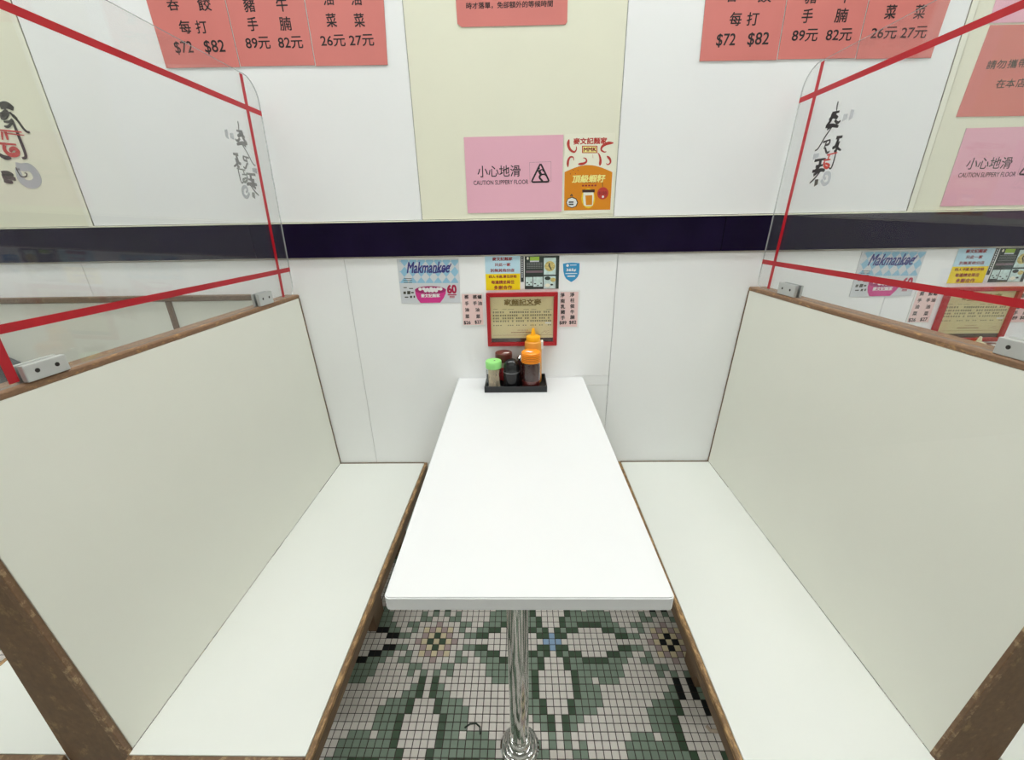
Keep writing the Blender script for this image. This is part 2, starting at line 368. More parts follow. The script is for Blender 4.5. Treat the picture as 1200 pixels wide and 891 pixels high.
SHRIMP = [([(0.1531, 1.5054), (0.1512, 1.4923), (0.1571, 1.479), (0.1694, 1.4721), (0.1757, 1.4786), (0.1754, 1.4866)], 0.0042), ([(0.285, 1.4936), (0.2672, 1.4927), (0.2528, 1.4851), (0.2504, 1.4759), (0.2597, 1.4704), (0.2657, 1.4716)], 0.0042), ([(0.152, 1.4321), (0.1521, 1.4484), (0.1578, 1.4585), (0.1669, 1.4583), (0.1696, 1.4494)], 0.0036), ([(0.1828, 1.4397), (0.1979, 1.4407), (0.2074, 1.446), (0.2049, 1.4541), (0.1972, 1.4561)], 0.0036), ([(0.2484, 1.4344), (0.2496, 1.4492), (0.2452, 1.4627), (0.2403, 1.4681)], 0.004), ([(0.268, 1.4596), (0.2776, 1.4514), (0.2798, 1.4419), (0.2726, 1.4366), (0.2672, 1.4402)], 0.0034), ([(0.2269, 1.455), (0.2255, 1.4644)], 0.0016)]
OR_TAG = ((0.2625, 1.3578), 0.0173)
OR_JAR = [[(0.2026, 1.3617), (0.2334, 1.3611), (0.2353, 1.344), (0.2333, 1.3239), (0.2255, 1.3217), (0.2114, 1.322), (0.2049, 1.3258), (0.2018, 1.3446)], [(0.1982, 1.3691), (0.237, 1.369), (0.2374, 1.3611), (0.1992, 1.3612)], [(0.2089, 1.3525), (0.2301, 1.3532), (0.231, 1.3254), (0.2122, 1.3248)]]
OR_GLOW = [(0.2393, 1.3439), (0.2383, 1.333), (0.2342, 1.3237), (0.2276, 1.3175), (0.2196, 1.3154), (0.2112, 1.3178), (0.204, 1.3242), (0.1989, 1.3337), (0.1968, 1.3447), (0.1979, 1.3556), (0.2021, 1.3647), (0.2086, 1.3707), (0.2166, 1.3727), (0.2248, 1.3705), (0.232, 1.3642), (0.2371, 1.3549)]
OR_BADGE = [(0.1842, 1.3329), (0.1798, 1.3231), (0.1683, 1.3192), (0.1566, 1.3235), (0.1515, 1.3334), (0.156, 1.3431), (0.1673, 1.3469), (0.179, 1.3427)]
MK_SHEET = [(-0.4033, 1.1713), (-0.1984, 1.1701), (-0.2006, 1.0264), (-0.4037, 1.0262)]
MK_DIA = [[(-0.3937, 1.1683), (-0.3916, 1.1653), (-0.3944, 1.1624)], [(-0.3875, 1.1696), (-0.3669, 1.1693), (-0.3638, 1.1649), (-0.3796, 1.1482), (-0.3916, 1.1653)], [(-0.3597, 1.1692), (-0.3392, 1.1688), (-0.336, 1.1644), (-0.3517, 1.1478), (-0.3638, 1.1649)], [(-0.332, 1.1687), (-0.3114, 1.1684), (-0.3083, 1.164), (-0.3238, 1.1474), (-0.336, 1.1644)], [(-0.3043, 1.1683), (-0.2837, 1.168), (-0.2805, 1.1636), (-0.2959, 1.1469), (-0.3083, 1.164)], [(-0.2765, 1.1678), (-0.256, 1.1675), (-0.2528, 1.1631), (-0.2681, 1.1465), (-0.2805, 1.1636)], [(-0.2488, 1.1674), (-0.2283, 1.1671), (-0.2251, 1.1627), (-0.2402, 1.1461), (-0.2528, 1.1631)], [(-0.2212, 1.167), (-0.2007, 1.1667), (-0.1996, 1.1652), (-0.2, 1.1594), (-0.2124, 1.1456), (-0.2251, 1.1627)], [(-0.3977, 1.1344), (-0.3956, 1.1314), (-0.3984, 1.1285)], [(-0.3796, 1.1482), (-0.3675, 1.131), (-0.3835, 1.1141), (-0.3956, 1.1314)], [(-0.3517, 1.1478), (-0.3395, 1.1306), (-0.3554, 1.1136), (-0.3675, 1.131)], [(-0.3238, 1.1474), (-0.3115, 1.1301), (-0.3272, 1.1132), (-0.3395, 1.1306)], [(-0.2959, 1.1469), (-0.2835, 1.1297), (-0.2991, 1.1128), (-0.3115, 1.1301)], [(-0.2681, 1.1465), (-0.2555, 1.1293), (-0.2709, 1.1123), (-0.2835, 1.1297)], [(-0.2402, 1.1461), (-0.2275, 1.1289), (-0.2428, 1.1119), (-0.2555, 1.1293)], [(-0.2124, 1.1456), (-0.2018, 1.1314), (-0.2022, 1.1255), (-0.2147, 1.1115), (-0.2275, 1.1289)], [(-0.4018, 1.1), (-0.3997, 1.0969), (-0.4019, 1.0946), (-0.4024, 1.0946)], [(-0.3835, 1.1141), (-0.3714, 1.0965), (-0.3736, 1.0941), (-0.398, 1.0945), (-0.3997, 1.0969)], [(-0.3554, 1.1136), (-0.3431, 1.0961), (-0.3453, 1.0937), (-0.3697, 1.0941), (-0.3714, 1.0965)], [(-0.3272, 1.1132), (-0.3148, 1.0957), (-0.317, 1.0933), (-0.3414, 1.0936), (-0.3431, 1.0961)], [(-0.2991, 1.1128), (-0.2865, 1.0952), (-0.2887, 1.0929), (-0.3131, 1.0932), (-0.3148, 1.0957)], [(-0.2709, 1.1123), (-0.2583, 1.0948), (-0.2604, 1.0924), (-0.2848, 1.0928), (-0.2865, 1.0952)], [(-0.2428, 1.1119), (-0.23, 1.0944), (-0.2322, 1.092), (-0.2565, 1.0924), (-0.2583, 1.0948)], [(-0.2147, 1.1115), (-0.2041, 1.097), (-0.2044, 1.0916), (-0.2283, 1.092), (-0.23, 1.0944)]]
MK_T = [('Makmankee', -0.3011, 1.1443, 0.1456, 0.0365), ('麥文記麵家', -0.3016, 1.0514, 0.0647, 0.0129), ('60', -0.2274, 1.0716, 0.0327, 0.0298)]
MK_BOWL = [(-0.3529, 1.0726), (-0.3432, 1.0649), (-0.3252, 1.0579), (-0.3006, 1.0557), (-0.2756, 1.0571), (-0.2564, 1.0636), (-0.2465, 1.072), (-0.2492, 1.0574), (-0.2564, 1.0436), (-0.2703, 1.0268), (-0.3377, 1.0265), (-0.3473, 1.0403), (-0.3519, 1.0558)]
MK_RIM = [(-0.2467, 1.0689), (-0.2488, 1.0655), (-0.2544, 1.0623), (-0.2631, 1.0597), (-0.2743, 1.0577), (-0.2873, 1.0565), (-0.3011, 1.0563), (-0.3149, 1.0569), (-0.3277, 1.0585), (-0.3385, 1.0608), (-0.3467, 1.0637), (-0.3517, 1.067), (-0.3531, 1.0705), (-0.351, 1.0739), (-0.3453, 1.0771), (-0.3366, 1.0797), (-0.3254, 1.0817), (-0.3125, 1.0828), (-0.2987, 1.0831), (-0.285, 1.0824), (-0.2723, 1.0809), (-0.2615, 1.0786), (-0.2533, 1.0757), (-0.2483, 1.0724)]
MK_WON = [(-0.3346, 1.0733), (-0.3221, 1.0743), (-0.3098, 1.0729), (-0.3165, 1.0675), (-0.3041, 1.0673), (-0.2934, 1.0666), (-0.2973, 1.0748), (-0.286, 1.0726), (-0.2809, 1.067), (-0.2742, 1.0736), (-0.265, 1.0729)]
MK_SQ = [[(-0.3795, 1.0678), (-0.3683, 1.0677), (-0.3695, 1.0567), (-0.3807, 1.0568)], [(-0.3852, 1.1102), (-0.3595, 1.1098), (-0.3596, 1.108), (-0.3854, 1.1084)], [(-0.3884, 1.104), (-0.3589, 1.1035), (-0.3591, 1.1017), (-0.3886, 1.1022)], [(-0.3879, 1.0974), (-0.3596, 1.0969), (-0.3598, 1.0951), (-0.3881, 1.0956)], [(-0.3904, 1.0808), (-0.3793, 1.0806), (-0.3797, 1.0776), (-0.3908, 1.0777)], [(-0.3719, 1.0775), (-0.3583, 1.0773), (-0.3586, 1.0742), (-0.3723, 1.0744)], [(-0.3924, 1.0662), (-0.3838, 1.0661), (-0.3847, 1.0575), (-0.3934, 1.0576)], [(-0.3662, 1.0646), (-0.3575, 1.0645), (-0.358, 1.0596), (-0.3667, 1.0597)], [(-0.3901, 1.049), (-0.3776, 1.0488), (-0.378, 1.0451), (-0.3905, 1.0453)], [(-0.3717, 1.0515), (-0.3642, 1.0514), (-0.365, 1.044), (-0.3725, 1.0441)], [(-0.3595, 1.0519), (-0.3545, 1.0518), (-0.3553, 1.0444), (-0.3603, 1.0445)]]
MK_RED = [[(-0.2425, 1.0548), (-0.2128, 1.0544), (-0.213, 1.0507), (-0.2428, 1.0511)], [(-0.2367, 1.0492), (-0.2193, 1.049), (-0.2195, 1.0465), (-0.2369, 1.0467)], [(-0.237, 1.0449), (-0.2196, 1.0446), (-0.2198, 1.0422), (-0.2372, 1.0424)]]
NT = [('麥文記麵家', -0.0539, 1.1675, 0.0662, 0.0118), ('只此一家', -0.0536, 1.1492, 0.0523, 0.0107), ('別無其他分店', -0.0549, 1.1308, 0.0797, 0.0108), ('四人卡座,單位拼枱', -0.0538, 1.1105, 0.0929, 0.0103), ('每邊請坐兩位', -0.0543, 1.0925, 0.0773, 0.012), ('多謝合作', -0.0539, 1.075, 0.0615, 0.0134)]
NT_B = [(-0.1114, 1.1782), (0.004, 1.1203)]
NT_Y = [(-0.1127, 1.1216), (0.0034, 1.0662)]
BK = {'main': [0.0192, 1.0679, 0.133, 1.1745], 'strip': [0.0057, 1.092, 0.0161, 1.1748], 'ph1': [0.0826, 1.1144, 0.1222, 1.1688], 'ph2': [0.0825, 1.0688, 0.1226, 1.1097], 'ph3': [0.0222, 1.0793, 0.0455, 1.1077], 'ph4': [0.0479, 1.0757, 0.0792, 1.108], 'green': [0.0367, 1.1605, 0.0674, 1.1726], 'wh': [0.0367, 1.1561, 0.0667, 1.1602], 'mauve': [0.0232, 1.1214, 0.0786, 1.1284]}
BK_EGG = (0.0294, 1.1677)
SH = [(0.1453, 1.1488), (0.1584, 1.151), (0.1722, 1.152), (0.1861, 1.1512), (0.1999, 1.1497), (0.2004, 1.1326), (0.1995, 1.1154), (0.1955, 1.1061), (0.1882, 1.0981), (0.1808, 1.0926), (0.1745, 1.0893), (0.1667, 1.0941), (0.1575, 1.1005), (0.1515, 1.1099), (0.1476, 1.1248)]
SH_T = [('365¢', 0.1731, 1.1279, 0.0323, 0.0108)]
SH_B = [[0.1544, 1.116, 0.1931, 1.1185], [0.1611, 1.1065, 0.1871, 1.1106], [0.1687, 1.143, 0.1901, 1.1449]]
SH_C = (0.1606, 1.143)
FR = {'outer': [-0.1116, 0.8727, 0.1302, 1.0584], 'inner': [-0.0987, 0.8856, 0.1167, 1.0448], 'paper': [-0.099, 0.8999, 0.1165, 1.0448]}
FR_T = [('家麵記文麥', 0.0118, 1.0259, 0.1268, 0.0203)]
FR_U = [-0.0345, 1.0133, 0.058, 1.0156]
FR_ROWS = [[0.9888, 0.9944], [0.9779, 0.9834], [0.968, 0.9732], [0.958, 0.9633], [0.9441, 0.9525]]
FR_X = [-0.0885, -0.08, -0.0732, -0.0643, -0.0557, -0.0479, -0.0386, -0.0309, -0.0234, -0.0159, -0.0089, -0.0019, 0.0059, 0.0133, 0.0215, 0.0295, 0.0398, 0.0472, 0.0552, 0.0626, 0.0706, 0.0783, 0.0857, 0.0928, 0.1005, 0.1074]
FR_HEAD = [[-0.0894, 1.0013, -0.0743, 1.0027], [-0.058, 1.0009, -0.044, 1.0023], [-0.0394, 1.0006, -0.0185, 1.002], [0.014, 0.9998, 0.0326, 1.0012], [0.0407, 0.9995, 0.0581, 1.0009], [0.0917, 0.9988, 0.1114, 1.0001]]
FR_FOOT = [[-0.0066, 0.9267, 0.0324, 0.9292], [-0.0292, 0.9181, 0.0431, 0.922], [-0.0924, 0.9102, 0.113, 0.9114], [0.0888, 0.9501, 0.1099, 0.9549], [0.075, 0.9175, 0.1058, 0.9189]]
CL = [('撚', -0.1793, 1.0452, 0.014, 0.0139), ('手', -0.1794, 1.0227, 0.0133, 0.014), ('油', -0.1799, 1.0011, 0.0141, 0.0134), ('菜', -0.18, 0.9781, 0.0142, 0.0143), ('$26', -0.1817, 0.9553, 0.0238, 0.0137), ('撚', -0.1509, 1.0447, 0.014, 0.0138), ('蠔', -0.1347, 1.0445, 0.0147, 0.0138), ('手', -0.1513, 1.0231, 0.0133, 0.0132), ('油', -0.1345, 1.0228, 0.014, 0.0132), ('油', -0.1438, 1.0006, 0.0141, 0.0134), ('菜', -0.1425, 0.9776, 0.0142, 0.0143), ('$27', -0.1435, 0.9568, 0.0238, 0.0137)]
CL_S = [-0.201, 0.9425, -0.119, 1.0583]
CR = [('淨', 0.1466, 1.0462, 0.0146, 0.0145), ('南', 0.1479, 1.0266, 0.0147, 0.0147), ('乳', 0.1493, 1.0071, 0.0155, 0.0148), ('豬', 0.1498, 0.9887, 0.0148, 0.015), ('手', 0.1504, 0.9689, 0.0141, 0.0151), ('$89', 0.1509, 0.9504, 0.0245, 0.0137), ('淨', 0.1792, 1.0473, 0.0154, 0.0145), ('柱', 0.1807, 1.0284, 0.0147, 0.0147), ('侯', 0.1814, 1.0086, 0.0155, 0.0148), ('牛', 0.1822, 0.989, 0.014, 0.015), ('腩', 0.1829, 0.9704, 0.0157, 0.0151), ('$82', 0.1847, 0.9516, 0.0244, 0.0137)]
CR_S = [0.1339, 0.9316, 0.2064, 1.0611]
RR = [('請', 1.3152, 1.6628, 0.0245, 0.0206), ('勿', 1.342, 1.6636, 0.0245, 0.0206), ('攜', 1.3716, 1.664, 0.0244, 0.0206), ('帶', 1.3999, 1.6647, 0.0244, 0.0206), ('在', 1.3586, 1.618, 0.0248, 0.0212), ('本', 1.3852, 1.6185, 0.0248, 0.0212), ('店', 1.4133, 1.619, 0.0248, 0.0212)]
LOGO = [('k', [(-1.5265, 1.6233), (-1.5042, 1.6263), (-1.4875, 1.6161)], 0.0142), ('k', [(-1.5385, 1.5989), (-1.5246, 1.6001), (-1.5079, 1.6128)], 0.015), ('k', [(-1.4979, 1.5922), (-1.4899, 1.5979)], 0.0159), ('k', [(-1.5041, 1.6084), (-1.4905, 1.5891), (-1.4817, 1.5668), (-1.4739, 1.5571), (-1.4661, 1.5569)], 0.0054), ('k', [(-1.5052, 1.5879), (-1.5052, 1.5583), (-1.5052, 1.5281), (-1.506, 1.502), (-1.5107, 1.4897), (-1.5221, 1.4883)], 0.0071), ('k', [(-1.5034, 1.5903), (-1.5169, 1.5841), (-1.5331, 1.5847)], 0.0054), ('k', [(-1.5089, 1.5815), (-1.5253, 1.5718), (-1.5371, 1.5729)], 0.0054), ('k', [(-1.5876, 1.4989), (-1.5736, 1.4906), (-1.5557, 1.4902)], 0.0092), ('r', [(-1.5558, 1.5638), (-1.5221, 1.5601), (-1.4901, 1.5565)], 0.0033), ('r', [(-1.539, 1.5545), (-1.4868, 1.5483)], 0.0033), ('r', [(-1.5509, 1.5592), (-1.5596, 1.5377)], 0.0067), ('r', [(-1.5403, 1.559), (-1.543, 1.5373)], 0.0083), ('r', [(-1.5729, 1.5288), (-1.5231, 1.5245)], 0.0063), ('r', [(-1.5607, 1.5246), (-1.5655, 1.5109), (-1.5554, 1.4983), (-1.5357, 1.4979), (-1.526, 1.507), (-1.5348, 1.5149), (-1.5477, 1.5105), (-1.545, 1.5049)], 0.0092), ('g', [(-1.5515, 1.4685), (-1.5339, 1.4634), (-1.514, 1.463), (-1.5017, 1.4501), (-1.501, 1.4292), (-1.5171, 1.4165), (-1.5391, 1.4169), (-1.5532, 1.4302), (-1.5522, 1.4478), (-1.5516, 1.4606)], 0.0184), ('d', [(-1.5538, 1.4638), (-1.5525, 1.4472), (-1.5479, 1.4375), (-1.533, 1.4379), (-1.5275, 1.4458), (-1.534, 1.4475)], 0.0029), ('d', [(-1.6067, 1.4488), (-1.5867, 1.4485), (-1.5716, 1.4418)], 0.0092), ('d', [(-1.6096, 1.4393), (-1.5903, 1.4373), (-1.5696, 1.4305)], 0.0108), ('d', [(-1.6096, 1.428), (-1.5965, 1.4245), (-1.5826, 1.4226)], 0.0092)]
DECAL = [('k', [(-0.1777, 1.546), (-0.1783, 1.5366), (-0.1812, 1.5254)], 0.003), ('k', [(-0.1661, 1.523), (-0.1924, 1.5216)], 0.0057), ('k', [(-0.1612, 1.5088), (-0.1744, 1.5148), (-0.1921, 1.5079)], 0.0065), ('k', [(-0.1679, 1.5229), (-0.1682, 1.5079), (-0.1556, 1.4961)], 0.0061), ('k', [(-0.1806, 1.5237), (-0.1814, 1.5101)], 0.0049), ('k', [(-0.1834, 1.5049), (-0.1964, 1.4964), (-0.2049, 1.4995)], 0.0042), ('k', [(-0.1546, 1.4962), (-0.1776, 1.4946), (-0.2029, 1.4871)], 0.0057), ('k', [(-0.1627, 1.4892), (-0.1824, 1.4937)], 0.0061), ('k', [(-0.1821, 1.4943), (-0.1634, 1.4728), (-0.1468, 1.4484), (-0.1352, 1.4443)], 0.003), ('k', [(-0.1599, 1.4599), (-0.1865, 1.4617)], 0.0042), ('k', [(-0.174, 1.4626), (-0.17, 1.4429)], 0.0042), ('k', [(-0.185, 1.4608), (-0.1846, 1.4526), (-0.1725, 1.4511)], 0.0042), ('k', [(-0.1735, 1.4458), (-0.1855, 1.4322), (-0.1943, 1.4349)], 0.0038), ('k', [(-0.2063, 1.4622), (-0.2276, 1.4613)], 0.0065), ('k', [(-0.2153, 1.4586), (-0.211, 1.4429), (-0.2012, 1.4411)], 0.0057), ('k', [(-0.2215, 1.4522), (-0.2202, 1.4388), (-0.235, 1.4307)], 0.0038), ('k', [(-0.2137, 1.4561), (-0.2176, 1.4343), (-0.2106, 1.4326)], 0.0046), ('k', [(-0.219, 1.4363), (-0.2198, 1.4114), (-0.217, 1.3935), (-0.2083, 1.3953)], 0.003), ('r', [(-0.1889, 1.4266), (-0.2245, 1.4273)], 0.0034), ('r', [(-0.1979, 1.4265), (-0.1963, 1.4166)], 0.0049), ('r', [(-0.1842, 1.4124), (-0.1904, 1.4008), (-0.2022, 1.396), (-0.207, 1.4011), (-0.1906, 1.4076)], 0.0046), ('r', [(-0.1821, 1.4156), (-0.2064, 1.4145)], 0.0038), ('k', [(-0.1447, 1.4191), (-0.187, 1.4184)], 0.0057), ('k', [(-0.1687, 1.4178), (-0.1685, 1.4033), (-0.1547, 1.3923)], 0.0065), ('k', [(-0.1551, 1.4042), (-0.183, 1.4045)], 0.0057), ('k', [(-0.1465, 1.3932), (-0.1818, 1.393), (-0.1955, 1.3898)], 0.0057), ('k', [(-0.1551, 1.3833), (-0.1746, 1.3909)], 0.0065), ('k', [(-0.179, 1.3904), (-0.1625, 1.3742), (-0.1473, 1.3643)], 0.0034), ('g', [(-0.2319, 1.5054), (-0.2434, 1.506)], 0.019), ('g', [(-0.2102, 1.5042), (-0.2243, 1.5044)], 0.0129), ('g', [(-0.1343, 1.4296), (-0.1556, 1.4312)], 0.0114), ('g', [(-0.1909, 1.3687), (-0.2068, 1.3571), (-0.2203, 1.3633), (-0.2165, 1.3794), (-0.2014, 1.3837), (-0.1977, 1.3754), (-0.207, 1.3688)], 0.0061), ('d', [(-0.1676, 1.3632), (-0.1804, 1.3652)], 0.0144)]


# ------------------------------------------------------------------ setting: wall of panels
wall = struct(obj('wall_back', boxb(-3.4, 3.4, 0.006, 0.1, 0, 3.2), M['gap'], loc=(0, 0, 0)))
def panel(x0, x1, z0, z1, m): obj('panel', boxb(x0, x1, 0.0, 0.0065, z0, z1, bev=0.0006), m, wall)
g = 0.0009
for x0, x1, m in ((-3.4, -1.3945, 'wall_cream'), (-1.3755, -0.3065 - g, 'wall_white'), (-0.3065 + g, 0.301 - g, 'wall_cream'), (0.301 + g, 1.2075, 'wall_white'), (1.2275, 3.4, 'wall_cream')):
    panel(x0, x1, 1.291, 3.2, M[m])
for x0, x1 in ((-1.3932, -1.3782), (1.2098, 1.2250)):
    obj('joint_strip', boxb(x0, x1, -0.003, 0.006, 1.290, 3.2, bev=0.001), M['trim_cream'], wall)
    for xl_ in (x0 - .0012, x1):
        obj('sealant_line', boxb(xl_ + .0001, xl_ + .0013, -0.0006, 0.006, 1.291, 3.2), M['sealant'], wall)
xs = [-3.4, -1.4685, -0.578, 0.324, 1.2265, 3.4]
for i in range(5):
    a, b = xs[i] + (g if i else 0), xs[i + 1] - (g if i < 4 else 0)
    if i == 2:
        Lp = [(a, 0.0), (0.2, 0.0), (0.2, 0.7542), (b, 0.7542), (b, 1.1755), (a, 1.1755)]
        obj('panel', prism(Lp, 0.0, Lp, 0.0065), M['wall_white'], wall)
        panel(0.2004, b, 0.7165, 0.7535 - 0.0007, M['wall_white']); panel(0.2004, b, 0.0, 0.7150, M['wall_white'])
    else:
        panel(a, b, 0.0, 1.1755, M['wall_white'])
for x0, x1 in ((-3.4, -0.868), (-0.867, 0.6527), (0.6543, 2.17), (2.1716, 3.4)):
    obj('band_panel', boxb(x0, x1, -0.004, 0.006, 1.1805, 1.2855, bev=0.001), M['band'], wall)
obj('band_ledge', boxb(-3.4, 3.4, -0.0055, 0.006, 1.1765, 1.1800, bev=0.0008), M['ledge'], wall)
obj('band_ledge', boxb(-3.4, 3.4, -0.005, 0.006, 1.2860, 1.2895, bev=0.0008), M['wall_cream'], wall)

# rest of the room around the booth
struct(obj('wall_left', boxb(-3.5, -3.4, -4.6, 0.1, 0, 3.2), M['room'], loc=(-3.4, 0, 0)))
struct(obj('wall_right', boxb(3.4, 3.5, -4.6, 0.1, 0, 3.2), M['room'], loc=(3.4, 0, 0)))
struct(obj('wall_front', boxb(-3.5, 3.5, -4.7, -4.6, 0, 3.2), M['room'], loc=(0, -4.6, 0)))
struct(obj('ceiling', boxb(-3.5, 3.5, -4.7, 0.1, 3.2, 3.3), M['ceil'], loc=(0, 0, 3.2)))
lampm = emit('lamp_diffuser', (0.957, 1.0, 0.985, 1), LAMP)
for x, y, a, b in LAMPS:
    t = thing('ceiling_light', 'flat white fluorescent light panel fixed to the ceiling', 'lamp', (x, y, 3.2), 'ceiling light panels')
    bm = bmesh.new()
    for q in ((x - a/2 - .02, x - a/2, y - b/2 - .02, y + b/2 + .02), (x + a/2, x + a/2 + .02, y - b/2 - .02, y + b/2 + .02), (x - a/2, x + a/2, y - b/2 - .02, y - b/2), (x - a/2, x + a/2, y + b/2, y + b/2 + .02)):
        box(bm, *q, 3.16, 3.1995)
    obj('frame', bm, M['alu'], t); obj('diffuser', boxb(x - a/2, x + a/2, y - b/2, y + b/2, 3.17, 3.185), lampm, t)

# ------------------------------------------------------------------ floor: mosaic of 2 cm tiles
TP, TX, TY = 0.02, 0.0963, -0.4622
floor = struct(obj('floor', boxb(-3.5, 3.5, -4.7, 0.1, -0.08, -0.0016), M['grout'], loc=(0, 0, 0)))
PAT = ["BB" + "W" * 14 + "MCDC", "BDD" + "W" * 8 + "DDLLWWMCD", "WDLDDWWWWDDLLWWLWCMC", "WWDLLDDDDLLLWWLLWWWM", "WWDLLLLLLLLWWWWWLLWW", "WWWDLLLLLLLWWWWWLWLW",
       "WWWDLLWLLLWWWWWWWWDW", "WWWDLLLWWWWWWWWWWLDW", "WWWDLLLWWWWWWWWWLLDW", "WWDLLLLWWWWWWWLLLDWW", "WWDLLLWWWWWWWLLLLDWW", "WDLLWWWWWWWWWLLLDWWW", "WDLWWWWWWWWWWLLLDWWW",
       "WLWWWWWWWWLLLWLLDWWW", "WLWLWWWWWLLLLLLLDWWW", "WWLLWWWWWLLLLLLLLDWW"]
for k in range(16, 20):          # the pattern is symmetric about its diagonal
    PAT.append(''.join(PAT[c][k] for c in range(16)) + {16: 'LDWW', 17: 'DLDW', 18: 'WDWW', 19: 'WWWB'}[k])
fold = lambda n: abs((n + 19) % 38 - 19)
def tile_code(c, r):
    t = PAT[fold(r)][fold(c)]
    if t == 'D' and abs(r) < 11:
        if c <= -24 or c >= 18: t = 'K'
    return t
def tile_geo(x, y, dz, tilt):
    h, b = TP / 2 - 0.0009, 0.0011; z = 0.0 + dz; v = []
    for (sx, sy) in ((-1, -1), (1, -1), (1, 1), (-1, 1)): v.append((x + sx * h, y + sy * h, -0.0020))
    for (sx, sy) in ((-1, -1), (1, -1), (1, 1), (-1, 1)): v.append((x + sx * (h - b * .5), y + sy * (h - b * .5), z + sx * tilt[0] + sy * tilt[1]))
    return v
TF = [(4, 5, 6, 7), (0, 1, 5, 4), (1, 2, 6, 5), (2, 3, 7, 6), (3, 0, 4, 7)]
single = []
for r in range(15, 3, -1):
    for c in range(-31, 23):
        x, y = TX + c * TP, TY - r * TP
        if -0.545 < x < 0.535 and len(single) < 300: single.append((c, r))
sset = set(single)
tile_me = {}
for (c, r) in single:
    k = tile_code(c, r)
    if k not in tile_me:
        me = bpy.data.meshes.new('tile'); me.from_pydata(tile_geo(0, 0, 0, (0, 0)), [], TF); me.materials.append(TM[k]); tile_me[k] = me
    o = bpy.data.objects.new('tile', tile_me[k]); o.location = (TX + c * TP, TY - r * TP, random.uniform(-.0002, .0002))
    o.rotation_euler = (random.uniform(-.012, .012), random.uniform(-.012, .012), random.uniform(-.015, .015)); link(o, floor)
V, F, MI = [], [], []; keys = 'WLDKMCB'
for r in range(-23, 85):
    for c in range(-150, 160):
        if (c, r) in sset: continue
        n = len(V); V += tile_geo(TX + c * TP + random.uniform(-.0002, .0002), TY - r * TP, random.uniform(-.0002, .0002), (random.uniform(-.0001, .0001), random.uniform(-.0001, .0001)))
        F += [tuple(n + i for i in f) for f in TF]; MI += [keys.index(tile_code(c, r))] * 5
me = bpy.data.meshes.new('mosaic_tiles'); me.from_pydata(V, [], F)
for k in keys: me.materials.append(TM[k])
me.polygons.foreach_set('material_index', MI)
o = link(bpy.data.objects.new('mosaic_tiles', me), floor); o['kind'] = 'stuff'

